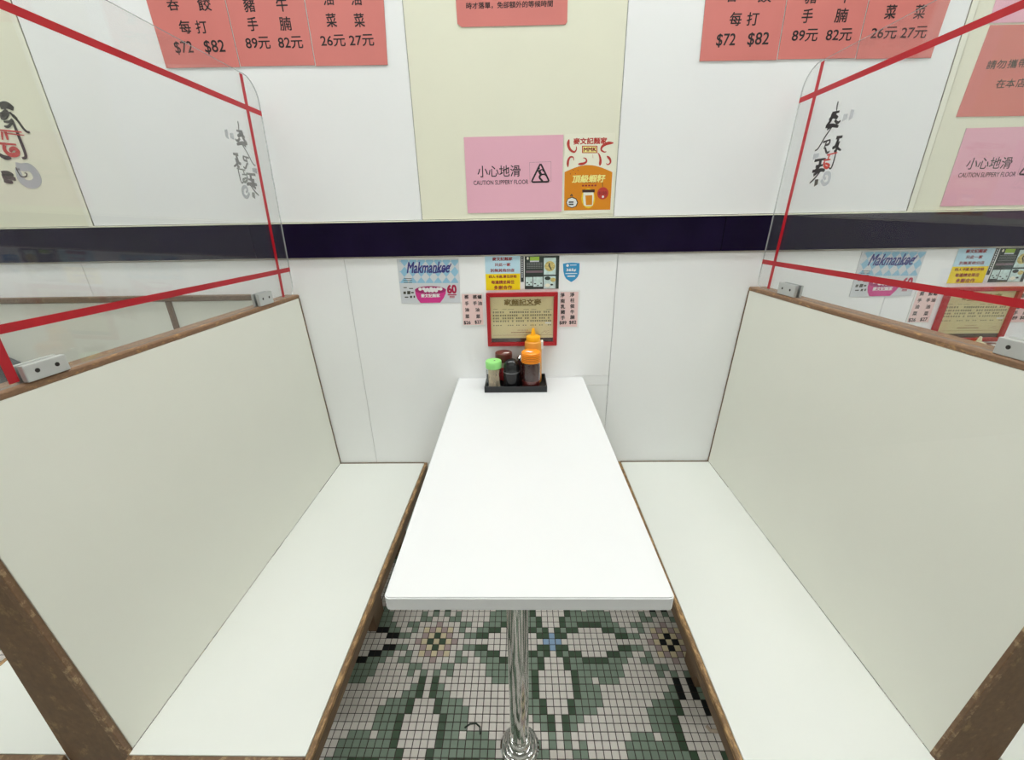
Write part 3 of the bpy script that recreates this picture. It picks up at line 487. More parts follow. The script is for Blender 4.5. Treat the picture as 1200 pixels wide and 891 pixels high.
# ------------------------------------------------------------------ back-to-back booth benches
def bench(s, label, bl0, bl1, fl0, fl1, tl0, tl1, rear, reart, far, zt, yend):
    """s=-1 left, +1 right; x values are signed world coordinates of the side facing the middle booth"""
    SZ, ZB, TW = 0.3894, 0.352, 0.012
    i = -s                                         # direction from the backrest towards the middle booth
    t = thing('booth_bench', label, 'bench', ((bl0 + rear) / 2, yend / 2, 0))
    ye = -0.957
    q = lambda a, b, z0, z1: [(a, z0), (b, z0), (b, z1), (a, z1)]
    # seat facing the middle booth, its edging
    obj('seat', prism(q(bl0, fl0, ZB, SZ), -0.0075, q(bl1, fl1, ZB, SZ), ye, bev=0.0007), M['laminate'], t)
    obj('seat_edge', prism(q(fl0 + i * .0004, fl0 + i * TW, SZ - .012, SZ + .0003), -0.001, q(fl1 + i * .0004, fl1 + i * TW, SZ - .012, SZ + .0003), ye - .014, bev=0.003, seg=2), M['edge'], t)
    obj('apron', prism(q(fl0 + i * .0004, fl0 + i * (TW - .001), ZB - .003, SZ - .0122), -0.001, q(fl1 + i * .0004, fl1 + i * (TW - .001), ZB - .003, SZ - .0122), ye - .0135, bev=0.0012), M['brown'], t)
    obj('seat_edge', boxb(*sorted((bl1 + s * 0, fl1)), ye - .014, ye - .0004, ZB, SZ + .0003, bev=0.002), M['endscuff'], t)
    obj('seat_edge', boxb(*sorted((bl0, fl0 + i * .001)), -0.0070, -0.0005, ZB, SZ + .0006, bev=0.0008), M['brown'], t)
    # seat on the far side
    obj('seat', boxb(*sorted((rear, far)), ye, -0.0075, ZB, SZ, bev=0.0007), M['laminate'], t)
    obj('seat_edge', boxb(*sorted((far + s * .0004, far + s * TW)), ye - .014, -0.001, ZB, SZ + .0003, bev=0.003, seg=2), M['edge'], t)
    obj('seat_edge', boxb(*sorted((rear, far)), ye - .014, ye - .0004, ZB, SZ + .0003, bev=0.002), M['endscuff'], t)
    # backrest: two laminate faces between wooden stiles under a cap rail
    zp = zt - 0.0125; th = 0.018
    fx = lambda x0, x1, z: x0 + (x1 - x0) * (z - SZ) / (zt - SZ)
    pf = lambda a, b: [(a, SZ + .0006), (fx(a, b, zp), zp), (fx(a, b, zp) + s * th, zp), (a + s * th, SZ + .0006)]
    obj('backrest_panel', prism(pf(bl0, tl0), -0.0062, pf(bl1, tl1), -0.9475, bev=0.0006), M['backrest'], t)
    pr = [(rear, SZ + .0006), (reart, zp), (reart - s * th, zp), (rear - s * th, SZ + .0006)]
    obj('backrest_panel', prism(pr, -0.0062, pr, -0.9475, bev=0.0006), M['backrest'], t)
    st = lambda a, b: [(a - s * .0012, 0.0), (a - s * .0012, SZ), (fx(a, b, zp) - s * .0012, zp), (reart + s * .0012, zp), (rear + s * .0012, SZ), (rear + s * .0012, 0.0)]
    obj('end_stile', prism(st(bl1, tl1), -0.948, st(bl1, tl1), yend, bev=0.0015), M['brown_end'], t)
    eb = [(bl1 - s * .0013, 0.0), (bl1 - s * .0013, SZ), (fx(bl1, tl1, zp) - s * .0013, zp), (fx(bl1, tl1, zp) + s * .011, zp), (bl1 + s * .011, SZ), (bl1 + s * .011, 0.0)]
    obj('stile_edging', prism(eb, yend + .006, eb, yend - .0012, bev=0.001), M['endscuff'], t)
    obj('wall_stile', prism(st(bl0, tl0), -0.0005, st(bl0, tl0), -0.006, bev=0.0006), M['brown'], t)
    cr = lambda b: [(b - s * .001, zp + .0004), (b - s * .001, zt - .003), (b + s * .002, zt), (reart - s * .002, zt), (reart + s * .001, zt - .003), (reart + s * .001, zp + .0004)]
    obj('cap_rail', prism(cr(tl0), -0.0005, cr(tl1), yend, bev=0.0008), M['rail'], t)
    mid = lambda: None
    for x in (fl0 + s * .120, far - s * .100):
        for y0, y1 in (((-0.43, -0.35) if s < 0 else (-0.60, -0.52)), (-0.10, -0.02)):
            obj('leg', boxb(x - .014, x + .014, y0, y1, 0.0, ZB - .0002, bev=0.002), M['brown'], t)
    return t
bench(-1, 'white laminate booth bench left of the table, brown wooden edges and scuffed cap rail', -0.7239, -0.7184, -0.3861, -0.3932, -0.7541, -0.7591, -0.835, -0.802, -1.149, 1.0614, -0.957)
bench(1, 'white laminate booth bench right of the table, brown wooden edges and leaning backrest', 0.7377, 0.7211, 0.3961, 0.388, 0.7687, 0.7763, 0.8365, 0.824, 1.17, 1.0653, -0.950)

# ------------------------------------------------------------------ dining table
def make_table(label):
    t = thing('dining_table', label, 'table', (0, -0.748, 0))
    bm = bmesh.new(); z0, z1 = 0.7224, 0.7487; R = 0.008
    def ring(z, xi=0.0):
        P = [(-0.2248 + xi, -0.0012), (0.2286 - xi, -0.0012)]
        for k in range(5):
            a = -k * math.pi / 8; P.append((0.231 - R - xi + R * math.cos(a), -0.9326 + R + xi + R * math.sin(a)))
        for k in range(5):
            a = -math.pi / 2 - k * math.pi / 8; P.append((-0.2114 + R + xi + R * math.cos(a), -0.9326 + R + xi + R * math.sin(a)))
        return [(x, y, z) for x, y in P]
    loft(bm, ring(z0), ring(z1))
    hz = [e for e in bm.edges if abs(e.verts[0].co.z - e.verts[1].co.z) < 1e-6]
    bmesh.ops.bevel(bm, geom=hz, offset=0.0018, segments=2, affect='EDGES')
    obj('tabletop', bm, M['table'], t)
    px, py = -0.0105, -0.748
    obj('pole', lat([(0.0238, 0.028), (0.0238, 0.7224)], px, py, 40), M['chrome'], t, True)
    obj('floor_flange', lat([(0.050, 0.0), (0.0505, 0.006), (0.047, 0.009), (0.043, 0.009), (0.0435, 0.013), (0.041, 0.017), (0.036, 0.017), (0.0365, 0.022), (0.0335, 0.026), (0.029, 0.026), (0.0285, 0.040), (0.0255, 0.045), (0.0240, 0.046)], px, py, 40), M['chrome'], t, True)
    obj('top_plate', lat([(0.075, 0.7164), (0.075, 0.7223)], px, py, 32), M['black_plastic'], t, True)
    obj('wall_cleat', boxb(-0.16, 0.16, -0.032, -0.001, 0.692, 0.7223, bev=.001), M['brown'], t)
    return t
table = make_table('white laminate booth table on one chrome pole between the two benches')
rtable = dup(table, (1.5225, 0, 0), 'white booth table in the right-hand booth, hidden behind the right bench')

# ------------------------------------------------------------------ acrylic dividers with red tape
def divider(s, label, xb, y1, yv, ytop, zb, zh, zl, y2, br, decal_dy, dmats):
    lean = lambda z: xb + 0.030 * (z - 1.06)
    t = thing('acrylic_divider', label, 'screen', (xb, -0.45, zb))
    R1, R2, n = 0.055, 0.03, 8; out = []
    for cy, cz, R, a0 in ((y1 - R1, ytop - R1, R1, 0), (y2 + R1, ytop - R1, R1, 90), (y2 + R2, zb + R2, R2, 180), (y1 - R2, zb + R2, R2, 270)):
        for k in range(n + 1):
            a = math.radians(a0 + 90 * k / n); out.append((cy + R * math.cos(a), cz + R * math.sin(a)))
    T = 0.002
    bm = bmesh.new(); A = [bm.verts.new((lean(z) - T, y, z)) for y, z in out]; B = [bm.verts.new((lean(z) + T, y, z)) for y, z in out]; N = len(out)
    bm.faces.new(A); bm.faces.new(list(reversed(B)))
    for k in range(N):
        f = bm.faces.new((A[k], A[(k + 1) % N], B[(k + 1) % N], B[k])); f.material_index = 1
    bmesh.ops.recalc_face_normals(bm, faces=bm.faces)
    obj('acrylic_sheet', bm, [M['acrylic'], M['acrylic_edge']], t)
    i = -s; f = i * (T + 0.0002)
    def tape(ya, za, yb, zb_, off=0.0):
        bm = bmesh.new(); o0, o1 = f + i * off, f + i * (off + 0.0003)
        P = [(ya, za), (yb, za), (yb, zb_), (ya, zb_)]
        loft(bm, [(lean(z) + o0, y, z) for y, z in P], [(lean(z) + o1, y, z) for y, z in P])
        obj('tape', bm, M['tape'], t)
    wd = 0.0068
    tape(y2 + .001, zh - wd, y1 - .001, zh + wd); tape(y2 + .001, zl - wd, y1 - .001, zl + wd)
    for y in yv: tape(y - wd, zb + .004, y + wd, ytop - .004, 0.0004)
    for (ya, yb, h) in br:
        z0 = zb - .0002; bx = []
        bm = bmesh.new()
        a, b = sorted((lean(1.07) + i * .0032, lean(1.07) + i * .0125)); box(bm, a, b, ya, yb, z0 + .0004, z0 + h, bev=.0015, seg=2)
        a, b = sorted((lean(1.07) - i * .0032, lean(1.07) - i * .0105)); box(bm, a, b, ya, yb, z0 + .0004, z0 + h, bev=.0015, seg=2)
        bk = obj('bracket', bm, M['alu'], t)
        for k in (0.27, 0.73):
            y = ya + (yb - ya) * k; bm = bmesh.new(); n2 = 14; xx = lean(1.07) + i * .0124; xo = lean(1.07) + i * .0128
            P = [(y + .0035 * math.cos(2 * math.pi * j / n2), z0 + h * .55 + .0035 * math.sin(2 * math.pi * j / n2)) for j in range(n2)]
            loft(bm, [(xx, a, b) for a, b in P], [(xo, a, b) for a, b in P]); obj('screw', bm, M['hole'], bk)
    groups = {}
    for c, P, wd_ in DECAL: groups.setdefault(c, []).append(([(a + decal_dy, b) for a, b in P], wd_))
    order = {'g': 0, 'd': 1, 'k': 2, 'r': 3}
    bmk = {}
    for c, L in groups.items():
        if c == 'g':
            for P, wd_ in L:
                bm = bmesh.new(); stroke(bm, P, wd_ * 1.55, lambda v: (lean(v.y) - (T + .0003), v.x, v.y)); obj('cloud_print', bm, M[dmats[c]], t)
            continue
        bm = bmesh.new()
        for P, wd_ in L: stroke(bm, P, wd_ * 1.55, lambda v, c=c: (lean(v.y) - (T + .0003 + .0002 * order[c]), v.x, v.y))
        obj('brush_print', bm, M[dmats[c]], t)
    return t
divider(-1, 'clear acrylic screen with red tape standing on the left bench backrest', -0.7665, -0.006, (-0.0755, -0.826), 1.670, 1.0617, 1.5875, 1.1455, -0.900, ((-0.2165, -0.1487, .036), (-0.8165, -0.7535, .027)), 0.055, dict(k='grey_back', r='grey_print', g='grey_cloud', d='grey_print'))
divider(1, 'clear acrylic screen with red tape standing on the right bench backrest', 0.789, -0.009, (-0.077, -0.815), 1.663, 1.0656, 1.587, 1.1465, -0.890, ((-0.2175, -0.140, .034), (-0.803, -0.7345, .028)), 0.0, dict(k='ink', r='red_print', g='grey_cloud', d='ink_soft'))

# ------------------------------------------------------------------ sheets on the wall
YS = -0.0012                                       # front of a sheet
def sheet(name, label, cat, P, m, group=None, th=0.0009, y=YS, edge=None):
    cx = sum(p[0] for p in P) / len(P); cz = sum(p[1] for p in P) / len(P)
    bm = bmesh.new(); loft(bm, [(x, y + th, z) for x, z in P], [(x, y, z) for x, z in P])
    if edge:
        for f in bm.faces:
            if abs(f.calc_center_median().y - y) > 1e-5: f.material_index = 1
    o = obj(name, bm, [m, edge] if edge else m, None, loc=(cx, 0, cz)); return tag(o, label, cat, group)
Yp = lambda k: YS - 0.0002 * k
def prt(name, polys, m, parent, k=1): return obj(name, flat(polys, Yp(k)), M[m], parent)

# salmon price boards, upper left and upper right of the wall
xl = [(-1.0044, -0.9989), (-0.7871, -0.7844), (-0.5709, -0.5693), (-0.3534, -0.3627)]
names = [('dumpling', 'first'), ('pork and beef', 'second'), ('vegetable', 'third')]
LB = ['salmon red price board reading $72 $82, partly behind the left acrylic screen', 'salmon red price board reading 89 and 82, directly above the left acrylic screen corner', 'salmon red price board reading 26 and 27, left of the cream panel']
RB = ['salmon red price board reading $72 $82, first board right of the cream panel', 'salmon red price board reading 89 and 82, just outside the right acrylic screen', 'salmon red price board reading 26 and 27 behind the right acrylic screen']
for k in range(3):
    (a1, a0), (b1, b0) = xl[k], xl[k + 1]; e = 0.0013; zb = (1.7048, 1.7042, 1.7005)[k]
    o = sheet('price_board', LB[k], 'sign', [(a0 + e, zb), (b0 - e, zb - .002), (b1 - e + (b1 - b0) * .9, 2.02), (a1 + e + (a1 - a0) * .9, 2.02)], M['red_card'], 'salmon price boards', th=.0016, y=-.0018, edge=M['card_edge'])
    lettering(PRICE[k], -0.0021, M['ink'], o, 0.012, each=True)
    r = dup(o, (1.507, 0, -0.0165), RB[k], 'salmon price boards')
o = sheet('notice', 'salmon red notice at the top of the cream panel, its corner curling', 'sign', [(-0.161, 1.7871), (-0.1498, 1.7794), (0.134, 1.7785), (0.1385, 1.784), (0.137, 2.0), (-0.165, 2.0)], M['red_card'], edge=M['card_edge'])
lettering(NOTE, Yp(1), M['ink'], o, 0.015)

def caution(off, label):
    o = sheet('caution_sign', label, 'sign', [(-0.160, 1.308), (0.1365, 1.3078), (0.1362, 1.518), (-0.160, 1.5172)], M['pink'], edge=M['card_edge'])
    lettering(CAUTION, Yp(1), M['ink'], o, 0.006, each=True)
    cx = (TRI[0][0] + TRI[1][0] + TRI[2][0]) / 3; cz = (TRI[0][1] + TRI[1][1] + TRI[2][1]) / 3
    P = []
    for k in range(3):
        a, p, n = TRI[k - 1], TRI[k], TRI[(k + 1) % 3]
        P += [(p[0] + (a[0] - p[0]) * .10, p[1] + (a[1] - p[1]) * .10), (p[0] + (cx - p[0]) * .06, p[1] + (cz - p[1]) * .06), (p[0] + (n[0] - p[0]) * .10, p[1] + (n[1] - p[1]) * .10)]
    bm = bmesh.new(); L = P + [P[0]]
    for a, b in zip(L, L[1:]): stroke(bm, [a, b], 0.0050, lambda v: (v.x, Yp(1), v.y), False)
    L = TRIBOX + [TRIBOX[0]]
    for a, b in zip(L, L[1:]): stroke(bm, [a, b], 0.0004, lambda v: (v.x, Yp(1), v.y), False)
    for P_, wd in MAN: stroke(bm, P_, wd * 1.9, lambda v: (v.x, Yp(2), v.y), False)
    f = bm.faces.new([bm.verts.new((x, Yp(2), z)) for x, z in disc((0.0643, 1.4300), .0029, 12)])
    obj('slip_pictogram', bm, M['ink'], o)
    return o
c0 = caution(0, 'pink A4 caution slippery floor sign on the cream panel above the table')
c1 = dup(c0, (1.4655, 0, -0.006), 'pink caution slippery floor sign behind the right acrylic screen')
pk = sheet('paper_notice', 'blank pink paper at the top right corner above the salmon notice', 'sign', [(1.2705, 1.7565), (1.57, 1.7545), (1.57, 1.97), (1.264, 1.97)], M['pink'])
o = sheet('notice', 'salmon red notice behind the right acrylic screen, above the pink caution sign', 'sign', [(1.2650, 1.5405), (1.5620, 1.5380), (1.5640, 1.7495), (1.2762, 1.7515)], M['red_card'])
lettering(RR, Yp(1), M['ink_soft'], o, 0.012, each=True)

# shrimp poster
o = sheet('poster', 'cream and orange poster with red shrimps, right of the pink caution sign', 'poster', OR_SHEET, M['cream_paper'])
prt('orange_hill', [OR_HILL], 'orange', o)
lettering(OR_T[:1], Yp(1), M['red_print'], o, 0.03); prt('scroll', [[(x + (x - .2158) * .14, z + (z - 1.478) * .25) for x, z in OR_SCROLL]], 'red_print', o, 1); prt('scroll_face', [OR_SCROLL], 'yellow_pale', o, 2)
lettering(OR_T[1:2], Yp(3), M['ink_red'], o, 0.05); lettering(OR_T[2:3], Yp(2), M['yellow_pale'], o, 0.035, 0.12)
obj('shrimp_print', strokes_xz([(P, wd * 2.3) for P, wd in SHRIMP], Yp(2), True, True), M['red_print'], o)
obj('fine_print', strokes_xz([([(0.197 + k * .0095, 1.3803), (0.2035 + k * .0095, 1.3803)], .0045) for k in range(5)] + [([(0.198, 1.3874), (0.245, 1.3874)], .0007)], Yp(2), False), M['ink_red'], o)
prt('price_tag', [disc(OR_TAG[0], OR_TAG[1], 24)], 'red_print', o, 2); lettering(OR_T[3:4], Yp(3), M['ink_red'], o, 0.04)
obj('tag_string', strokes_xz([([(0.2595, 1.388), (0.2605, 1.3755)], .0012)], Yp(3), False), M['ink'], o); prt('tag_dot', [disc((0.2635, 1.3480), .0036, 10)], 'paper', o, 3)
prt('jar_glow', [OR_GLOW], 'glow_yel', o, 2); prt('jar_glass_print', [OR_JAR[0]], 'cream_paper', o, 3); prt('jar_lid_print', [OR_JAR[1]], 'frame_dark', o, 4); prt('jar_label_print', [OR_JAR[2]], 'orange', o, 4)
prt('badge_rim', [[(x + (x - .1655) * .16, z + (z - 1.332) * .16) for x, z in OR_BADGE]], 'ink', o, 2); prt('badge', [OR_BADGE], 'paper', o, 3)
obj('badge_print', strokes_xz([([(0.158, 1.3345), (0.173, 1.3345)], .004), ([(0.158, 1.328), (0.173, 1.328)], .004), ([(0.1625, 1.351), (0.166, 1.356), (0.1695, 1.351)], .003)], Yp(4), False), M['ink_soft'], o)
obj('pepper_dots', flat([disc(c, .0012, 8) for c in ((0.160, 1.4135), (0.169, 1.4235), (0.183, 1.4225), (0.176, 1.414))], Yp(2)), M['ink_red'], o)

# anniversary poster: blue harlequin, script lettering and a pink bowl (mascots left out)
o = mk = sheet('poster', 'blue diamond poster with a pink bowl, left of the framed menu', 'poster', MK_SHEET, M['grey_paper'], edge=M['ink_soft'])
prt('diamond_print', MK_DIA, 'lightblue', o, 1)
lettering(MK_T[:1], Yp(3), M['navy'], o, 0.02, 0.4)
obj('script_swash', strokes_xz([([(-0.2860, 1.1260), (-0.2600, 1.1310), (-0.2330, 1.1420), (-0.2230, 1.1560)], .0045)], Yp(3)), M['navy'], o)
prt('bowl_print', [MK_BOWL], 'magenta', o, 2); prt('bowl_rim', [MK_RIM], 'magenta_dk', o, 3); prt('wonton_print', [disc(c, .0062, 10, .0052) for c in MK_WON], 'paper', o, 4)
lettering(MK_T[1:2], Yp(4), M['paper'], o, 0.03); lettering(MK_T[2:], Yp(2), M['crimson'], o, 0.05)
prt('fine_print', MK_SQ, 'ink_soft', o, 2); prt('fine_print', MK_RED, 'crimson', o, 2)
dup(mk, (1.510, 0, 0.001), 'blue diamond poster with a pink bowl, behind the right acrylic screen')

# two-colour notice
x0, zt_ = NT_B[0]; x1, zs = NT_B[1]; zb = NT_Y[1][1]
o = nt_ = sheet('notice', 'half blue half yellow notice directly above the framed menu', 'sign', [(x0, zb), (x1, zb), (x1, zt_), (x0, zt_)], M['paper'])
prt('blue_half', [[(x0, zs), (x1, zs), (x1, zt_), (x0, zt_)]], 'sky', o); prt('yellow_half', [[(x0, zb), (x1, zb), (x1, zs - .0006), (x0, zs - .0006)]], 'yellow', o)
lettering(NT, Yp(2), M['ink_red'], o, 0.03, each=True)
dup(nt_, (1.5225, 0, 0), 'half blue half yellow notice behind the right acrylic screen')

# dark food poster
b = BK['main']; s_ = BK['strip']
o = bk = sheet('poster', 'dark noodle poster with four food photos, between the yellow notice and blue sticker', 'poster', [(s_[0] - .001, b[1] - .0005), (b[2] + .0012, b[1] - .0005), (b[2] + .0012, b[3] + .0005), (s_[0] - .001, b[3] + .0005)], M['paper'], edge=M['ink_soft'])
prt('dark_ground', [rect(b)], 'blackgreen', o, 1); prt('dark_strip', [rect(s_)], 'blackgreen', o, 1)
for k in ('ph1', 'ph2', 'ph3', 'ph4'): prt('food_photo', [rect(BK[k])], 'mint', o, 2)
prt('title_block', [rect(BK['green'])], 'lime', o, 2); prt('subtitle_block', [rect(BK['wh'])], 'grey_paper', o, 2); prt('egg_mark', [disc(BK_EGG, .0034, 14, .0048)], 'cream_paper', o, 2)
c = ((BK['ph1'][0] + BK['ph1'][2]) / 2, (BK['ph1'][1] + BK['ph1'][3]) / 2); prt('noodle_print', [disc(c, .0172, 22, .0165)], 'noodle', o, 3)
obj('greens_print', strokes_xz([([(c[0] - .001, c[1] + .010), (c[0] - .002, c[1] + .001), (c[0] + .003, c[1] - .006), (c[0] + .005, c[1] - .013)], .004)], Yp(4)), M['ink_soft'], o)
p2 = BK['ph2']; prt('noodle_print', [disc((p2[2] - .009, p2[3] - .012), .009, 16, .007)], 'noodle', o, 3); prt('greens_print', [disc((p2[0] + .013, p2[3] - .007), .010, 14, .006), disc((p2[0] + .027, p2[1] + .013), .005, 10, .003)], 'blackgreen', o, 3); prt('cream_print', [disc((p2[0] + .013, p2[1] + .011), .009, 14, .006)], 'cream_paper', o, 3)
for k in ('ph3', 'ph4'):
    p = BK[k]; prt('bowl_print', [disc((p[0] + .006, p[1] + .010), .0035, 10, .002), disc((p[2] - .005, p[1] + .011), .003, 10, .002), disc(((p[0] + p[2]) / 2, p[1] + .004), .003, 10, .002)], 'blackgreen', o, 3)
bars = [[BK['green'][0] - .011, BK['green'][1] - .0042 - k * .0052, BK['ph1'][0] - .004, BK['green'][1] - .0018 - k * .0052] for k in range(1, 5)]
obj('fine_print', flat([[(q[0] + j * (q[2] - q[0]) / 9 + .0004, q[1]), (q[0] + (j + .8) * (q[2] - q[0]) / 9, q[1]), (q[0] + (j + .8) * (q[2] - q[0]) / 9, q[3]), (q[0] + j * (q[2] - q[0]) / 9 + .0004, q[3])] for q in bars for j in range(9)], Yp(2)), M['grey_print'], o)
prt('mauve_block', [rect(BK['mauve'])], 'mauve_print', o, 2)
obj('strip_print', flat([disc(((s_[0] + s_[2]) / 2, s_[3] - .005 - k * .0068), .0021, 8, .0026) for k in range(10)], Yp(2)), M['grey_paper'], o)
dup(bk, (1.5225, 0, 0), 'dark noodle poster with food photos behind the right acrylic screen')

# blue shield sticker
o = sheet('sticker', 'small blue shield shaped sticker right of the dark poster', 'sticker', SH, M['shield'])
lettering(SH_T, Yp(1), M['paper'], o, 0.05); prt('sticker_print', [rect(r) for r in SH_B] + [disc(SH_C, .0045, 12)], 'paper', o)

# framed menu
fo, fi, fp = FR['outer'], FR['inner'], FR['paper']
t = fm = thing('framed_menu', 'red framed menu on parchment paper hanging above the condiments', 'picture', ((fo[0] + fo[2]) / 2, 0, fo[1]))
D = 0.016
def bar(P): 
    bm = bmesh.new(); loft(bm, [(x, -0.0012, z) for x, z in P], [(x, -D, z) for x, z in P]); es = list(bm.edges); bmesh.ops.bevel(bm, geom=es, offset=.0012, segments=2, affect='EDGES'); return bm
O4, I4 = rect(fo), rect(fi)
for k in range(4): obj('frame_bar', bar([O4[k], O4[(k + 1) % 4], I4[(k + 1) % 4], I4[k]]), M['frame_red'], t)
obj('mount_board', boxb(fi[0] - .002, fi[2] + .002, -0.006, -0.0014, fi[1] - .002, fi[3] + .002), M['frame_dark'], t)
obj('menu_paper', boxb(fi[0] - .0015, fi[2] + .0015, -0.0068, -0.0061, fp[1], fi[3] + .0015), M['parch'], t)
lettering(FR_T, -0.0071, M['gold'], t, 0.035); obj('title_rule', flat([rect(FR_U)], -0.0071), M['gold'], t)
G = []; rnd = random.Random(3)
for zi, (za, zb_) in enumerate(FR_ROWS):
    for x in FR_X:
        if rnd.random() < (0.12, .18, .22, .08, .4)[zi]: continue
        h = zb_ - za; n = 2 if zi < 4 else 1
        for j in range(n):
            k = .0024 if zi < 4 else .0016
            G.append([(x - k, za + j * h * .55), (x + k, za + j * h * .55), (x + k, za + j * h * .55 + h * .38), (x - k, za + j * h * .55 + h * .38)])
for r in FR_HEAD: G.append(rect((r[0], (r[1] + r[3]) / 2 - .0005, r[2], (r[1] + r[3]) / 2 + .0005)))
obj('menu_print', flat(G, -0.0071), M['ink_soft'], t)
G = []
for r in FR_FOOT[:2]:
    n = int((r[2] - r[0]) / .0042)
    for j in range(n): G.append([(r[0] + j * .0042, r[1] + .0006), (r[0] + j * .0042 + .0028, r[1] + .0006), (r[0] + j * .0042 + .0028, r[3] - .0006), (r[0] + j * .0042, r[3] - .0006)])
r = FR_FOOT[2]; G.append(rect((r[0], r[1], r[2], r[1] + .0007)))
obj('footer_print', flat(G, -0.0071), M['ink_red'], t); obj('correction_slip', flat([rect(FR_FOOT[3])], -0.0073), M['paper'], t)
r = FR_FOOT[4]; obj('signature_print', strokes_xz([([(r[0], r[1] - .002), (r[0] + .012, r[1] + .005), (r[0] + .02, r[1] - .001), (r[2], r[1] + .004)], .0007), ([(r[0] + .01, r[1] + .008), (r[0] + .02, r[1] + .006), (r[0] + .028, r[1] + .009)], .0006)], -0.0071), M['ink_red'], t)
obj('frame_glass', boxb(fi[0] - .001, fi[2] + .001, -0.0102, -0.0092, fi[1] - .001, fi[3] + .001), clear_mat('picture_glass', (0.99, 0.99, 0.985, 1), 0.0), t)
dup(fm, (1.5265, 0, -0.004), 'red framed menu behind the right acrylic screen')

# pale pink price cards either side of the frame
def card(label, r, items, off):
    x0, z0, x1, z1 = r; c = .006
    o = sheet('price_card', label, 'sign', [(x0, z0), (x1, z0), (x1, z1 - c * .2), (x1 - c * .3, z1), (x0 + c, z1), (x0, z1 - c)], M['paper'], edge=M['card_edge'])
    prt('pink_insert', [[(x0 + .005, z0 + .005), (x1 - .006, z0 + .005), (x1 - .006, z1 - .004), (x0 + .006, z1 - .004)]], 'pale_pink', o)
    lettering(items, Yp(2), M['ink'], o, 0.03, each=True); return o
cl = card('pale pink price card left of the framed menu', CL_S, CL, 0)
cr_ = card('pale pink price card right of the framed menu', CR_S, CR, 0)
dup(cl, (1.5225, 0, -0.011), 'pale pink price card left of the far menu, behind the right acrylic screen')
dup(cr_, (1.5265, 0, -0.004), 'pale pink price card right of the far menu at the photo edge')

# brush-lettered emblem on the cream panel, far left
gr = {}
for c, P, wd in LOGO: gr.setdefault(c, []).append((P, wd))
o = None
for c, k in (('g', 1), ('d', 2), ('k', 3), ('r', 4)):
    bm = strokes_xz([(P, wd * 1.35) for P, wd in gr[c]], -0.0004 - .0002 * k)
    if o is None:
        o = tag(obj('wall_emblem', bm, M['grey_cloud'], None, loc=(-1.53, 0, 1.53)), 'black red and grey brush emblem painted on the cream wall panel, far left', 'emblem')
    else: obj('brush_print', bm, M[{'d': 'ink_soft', 'k': 'ink', 'r': 'red_print'}[c]], o)

# ------------------------------------------------------------------ left booth: panel along the wall, bag
t = thing('wall_partition', 'low white wall panel with brown cap rail, behind the left acrylic screen', 'panel', (-1.36, 0, 0.0))
for x0, x1 in ((-2.60, -1.211), (-1.1905, -0.880)): obj('panel_board', boxb(x0, x1, -0.014, -0.0008, 0.40, 1.046, bev=.0008), M['backrest'], t)
obj('post', boxb(-1.2105, -1.191, -0.019, -0.0008, 0.0, 1.0465, bev=.001), M['brown'], t)
obj('cap_rail', boxb(-2.60, -0.880, -0.022, -0.0008, 1.047, 1.0655, bev=.002), M['brown'], t)
obj('skirting', boxb(-2.60, -1.211, -0.014, -0.0008, 0.0, 0.3995, bev=.001), M['brown'], t)
t = thing('hanging_bag', 'charcoal fabric bag against the far left wall panel, behind the acrylic', 'bag', (-1.95, -0.05, 0.55))
obj('bag_body', prism([(-1.80, .52), (-1.765, .60), (-1.800, .835), (-1.86, .868), (-1.99, .905), (-2.10, .88), (-2.12, .52)], -0.0185, [(-1.82, .50), (-1.80, .60), (-1.820, .835), (-1.88, .862), (-1.99, .89), (-2.08, .87), (-2.10, .50)], -0.065, bev=.008, seg=2), M['bag'], t, True)
obj('strap', tube(bmesh.new(), [(-2.06, -0.03, .88), (-2.03, -0.027, .98), (-1.99, -0.027, 1.052), (-1.95, -0.027, .98), (-1.92, -0.03, .87)], .006), M['bag'], t, True)
obj('hook', tube(bmesh.new(), [(-1.99, -0.021, 1.047), (-1.99, -0.030, 1.040), (-1.99, -0.034, 1.046), (-1.99, -0.034, 1.056)], .003), M['alu'], t, True)

# ------------------------------------------------------------------ condiments
TZ = 0.7487
t = tray = thing('condiment_tray', 'black plastic condiment tray against the wall on the middle table', 'tray', (-0.0155, -0.08, TZ))
bm = bmesh.new(); x0, x1, y0, y1, h = -0.119, 0.090, -0.140, -0.018, 0.0215
box(bm, x0, x1, y0, y1, TZ + .0002, TZ + .003)
obj('base', bm, M['black_plastic'], t)
bm = bmesh.new()
for q in ((x0, x1, y0, y0 + .0035), (x0, x1, y1 - .0035, y1), (x0, x0 + .0035, y0 + .0035, y1 - .0035), (x1 - .0035, x1, y0 + .0035, y1 - .0035)): box(bm, *q, TZ + .003, TZ + h, bev=.0008)
obj('rim', bm, M['black_plastic'], t)
ZB = TZ + .0032
def P_(L): return [(r, ZB + z) for r, z in L]
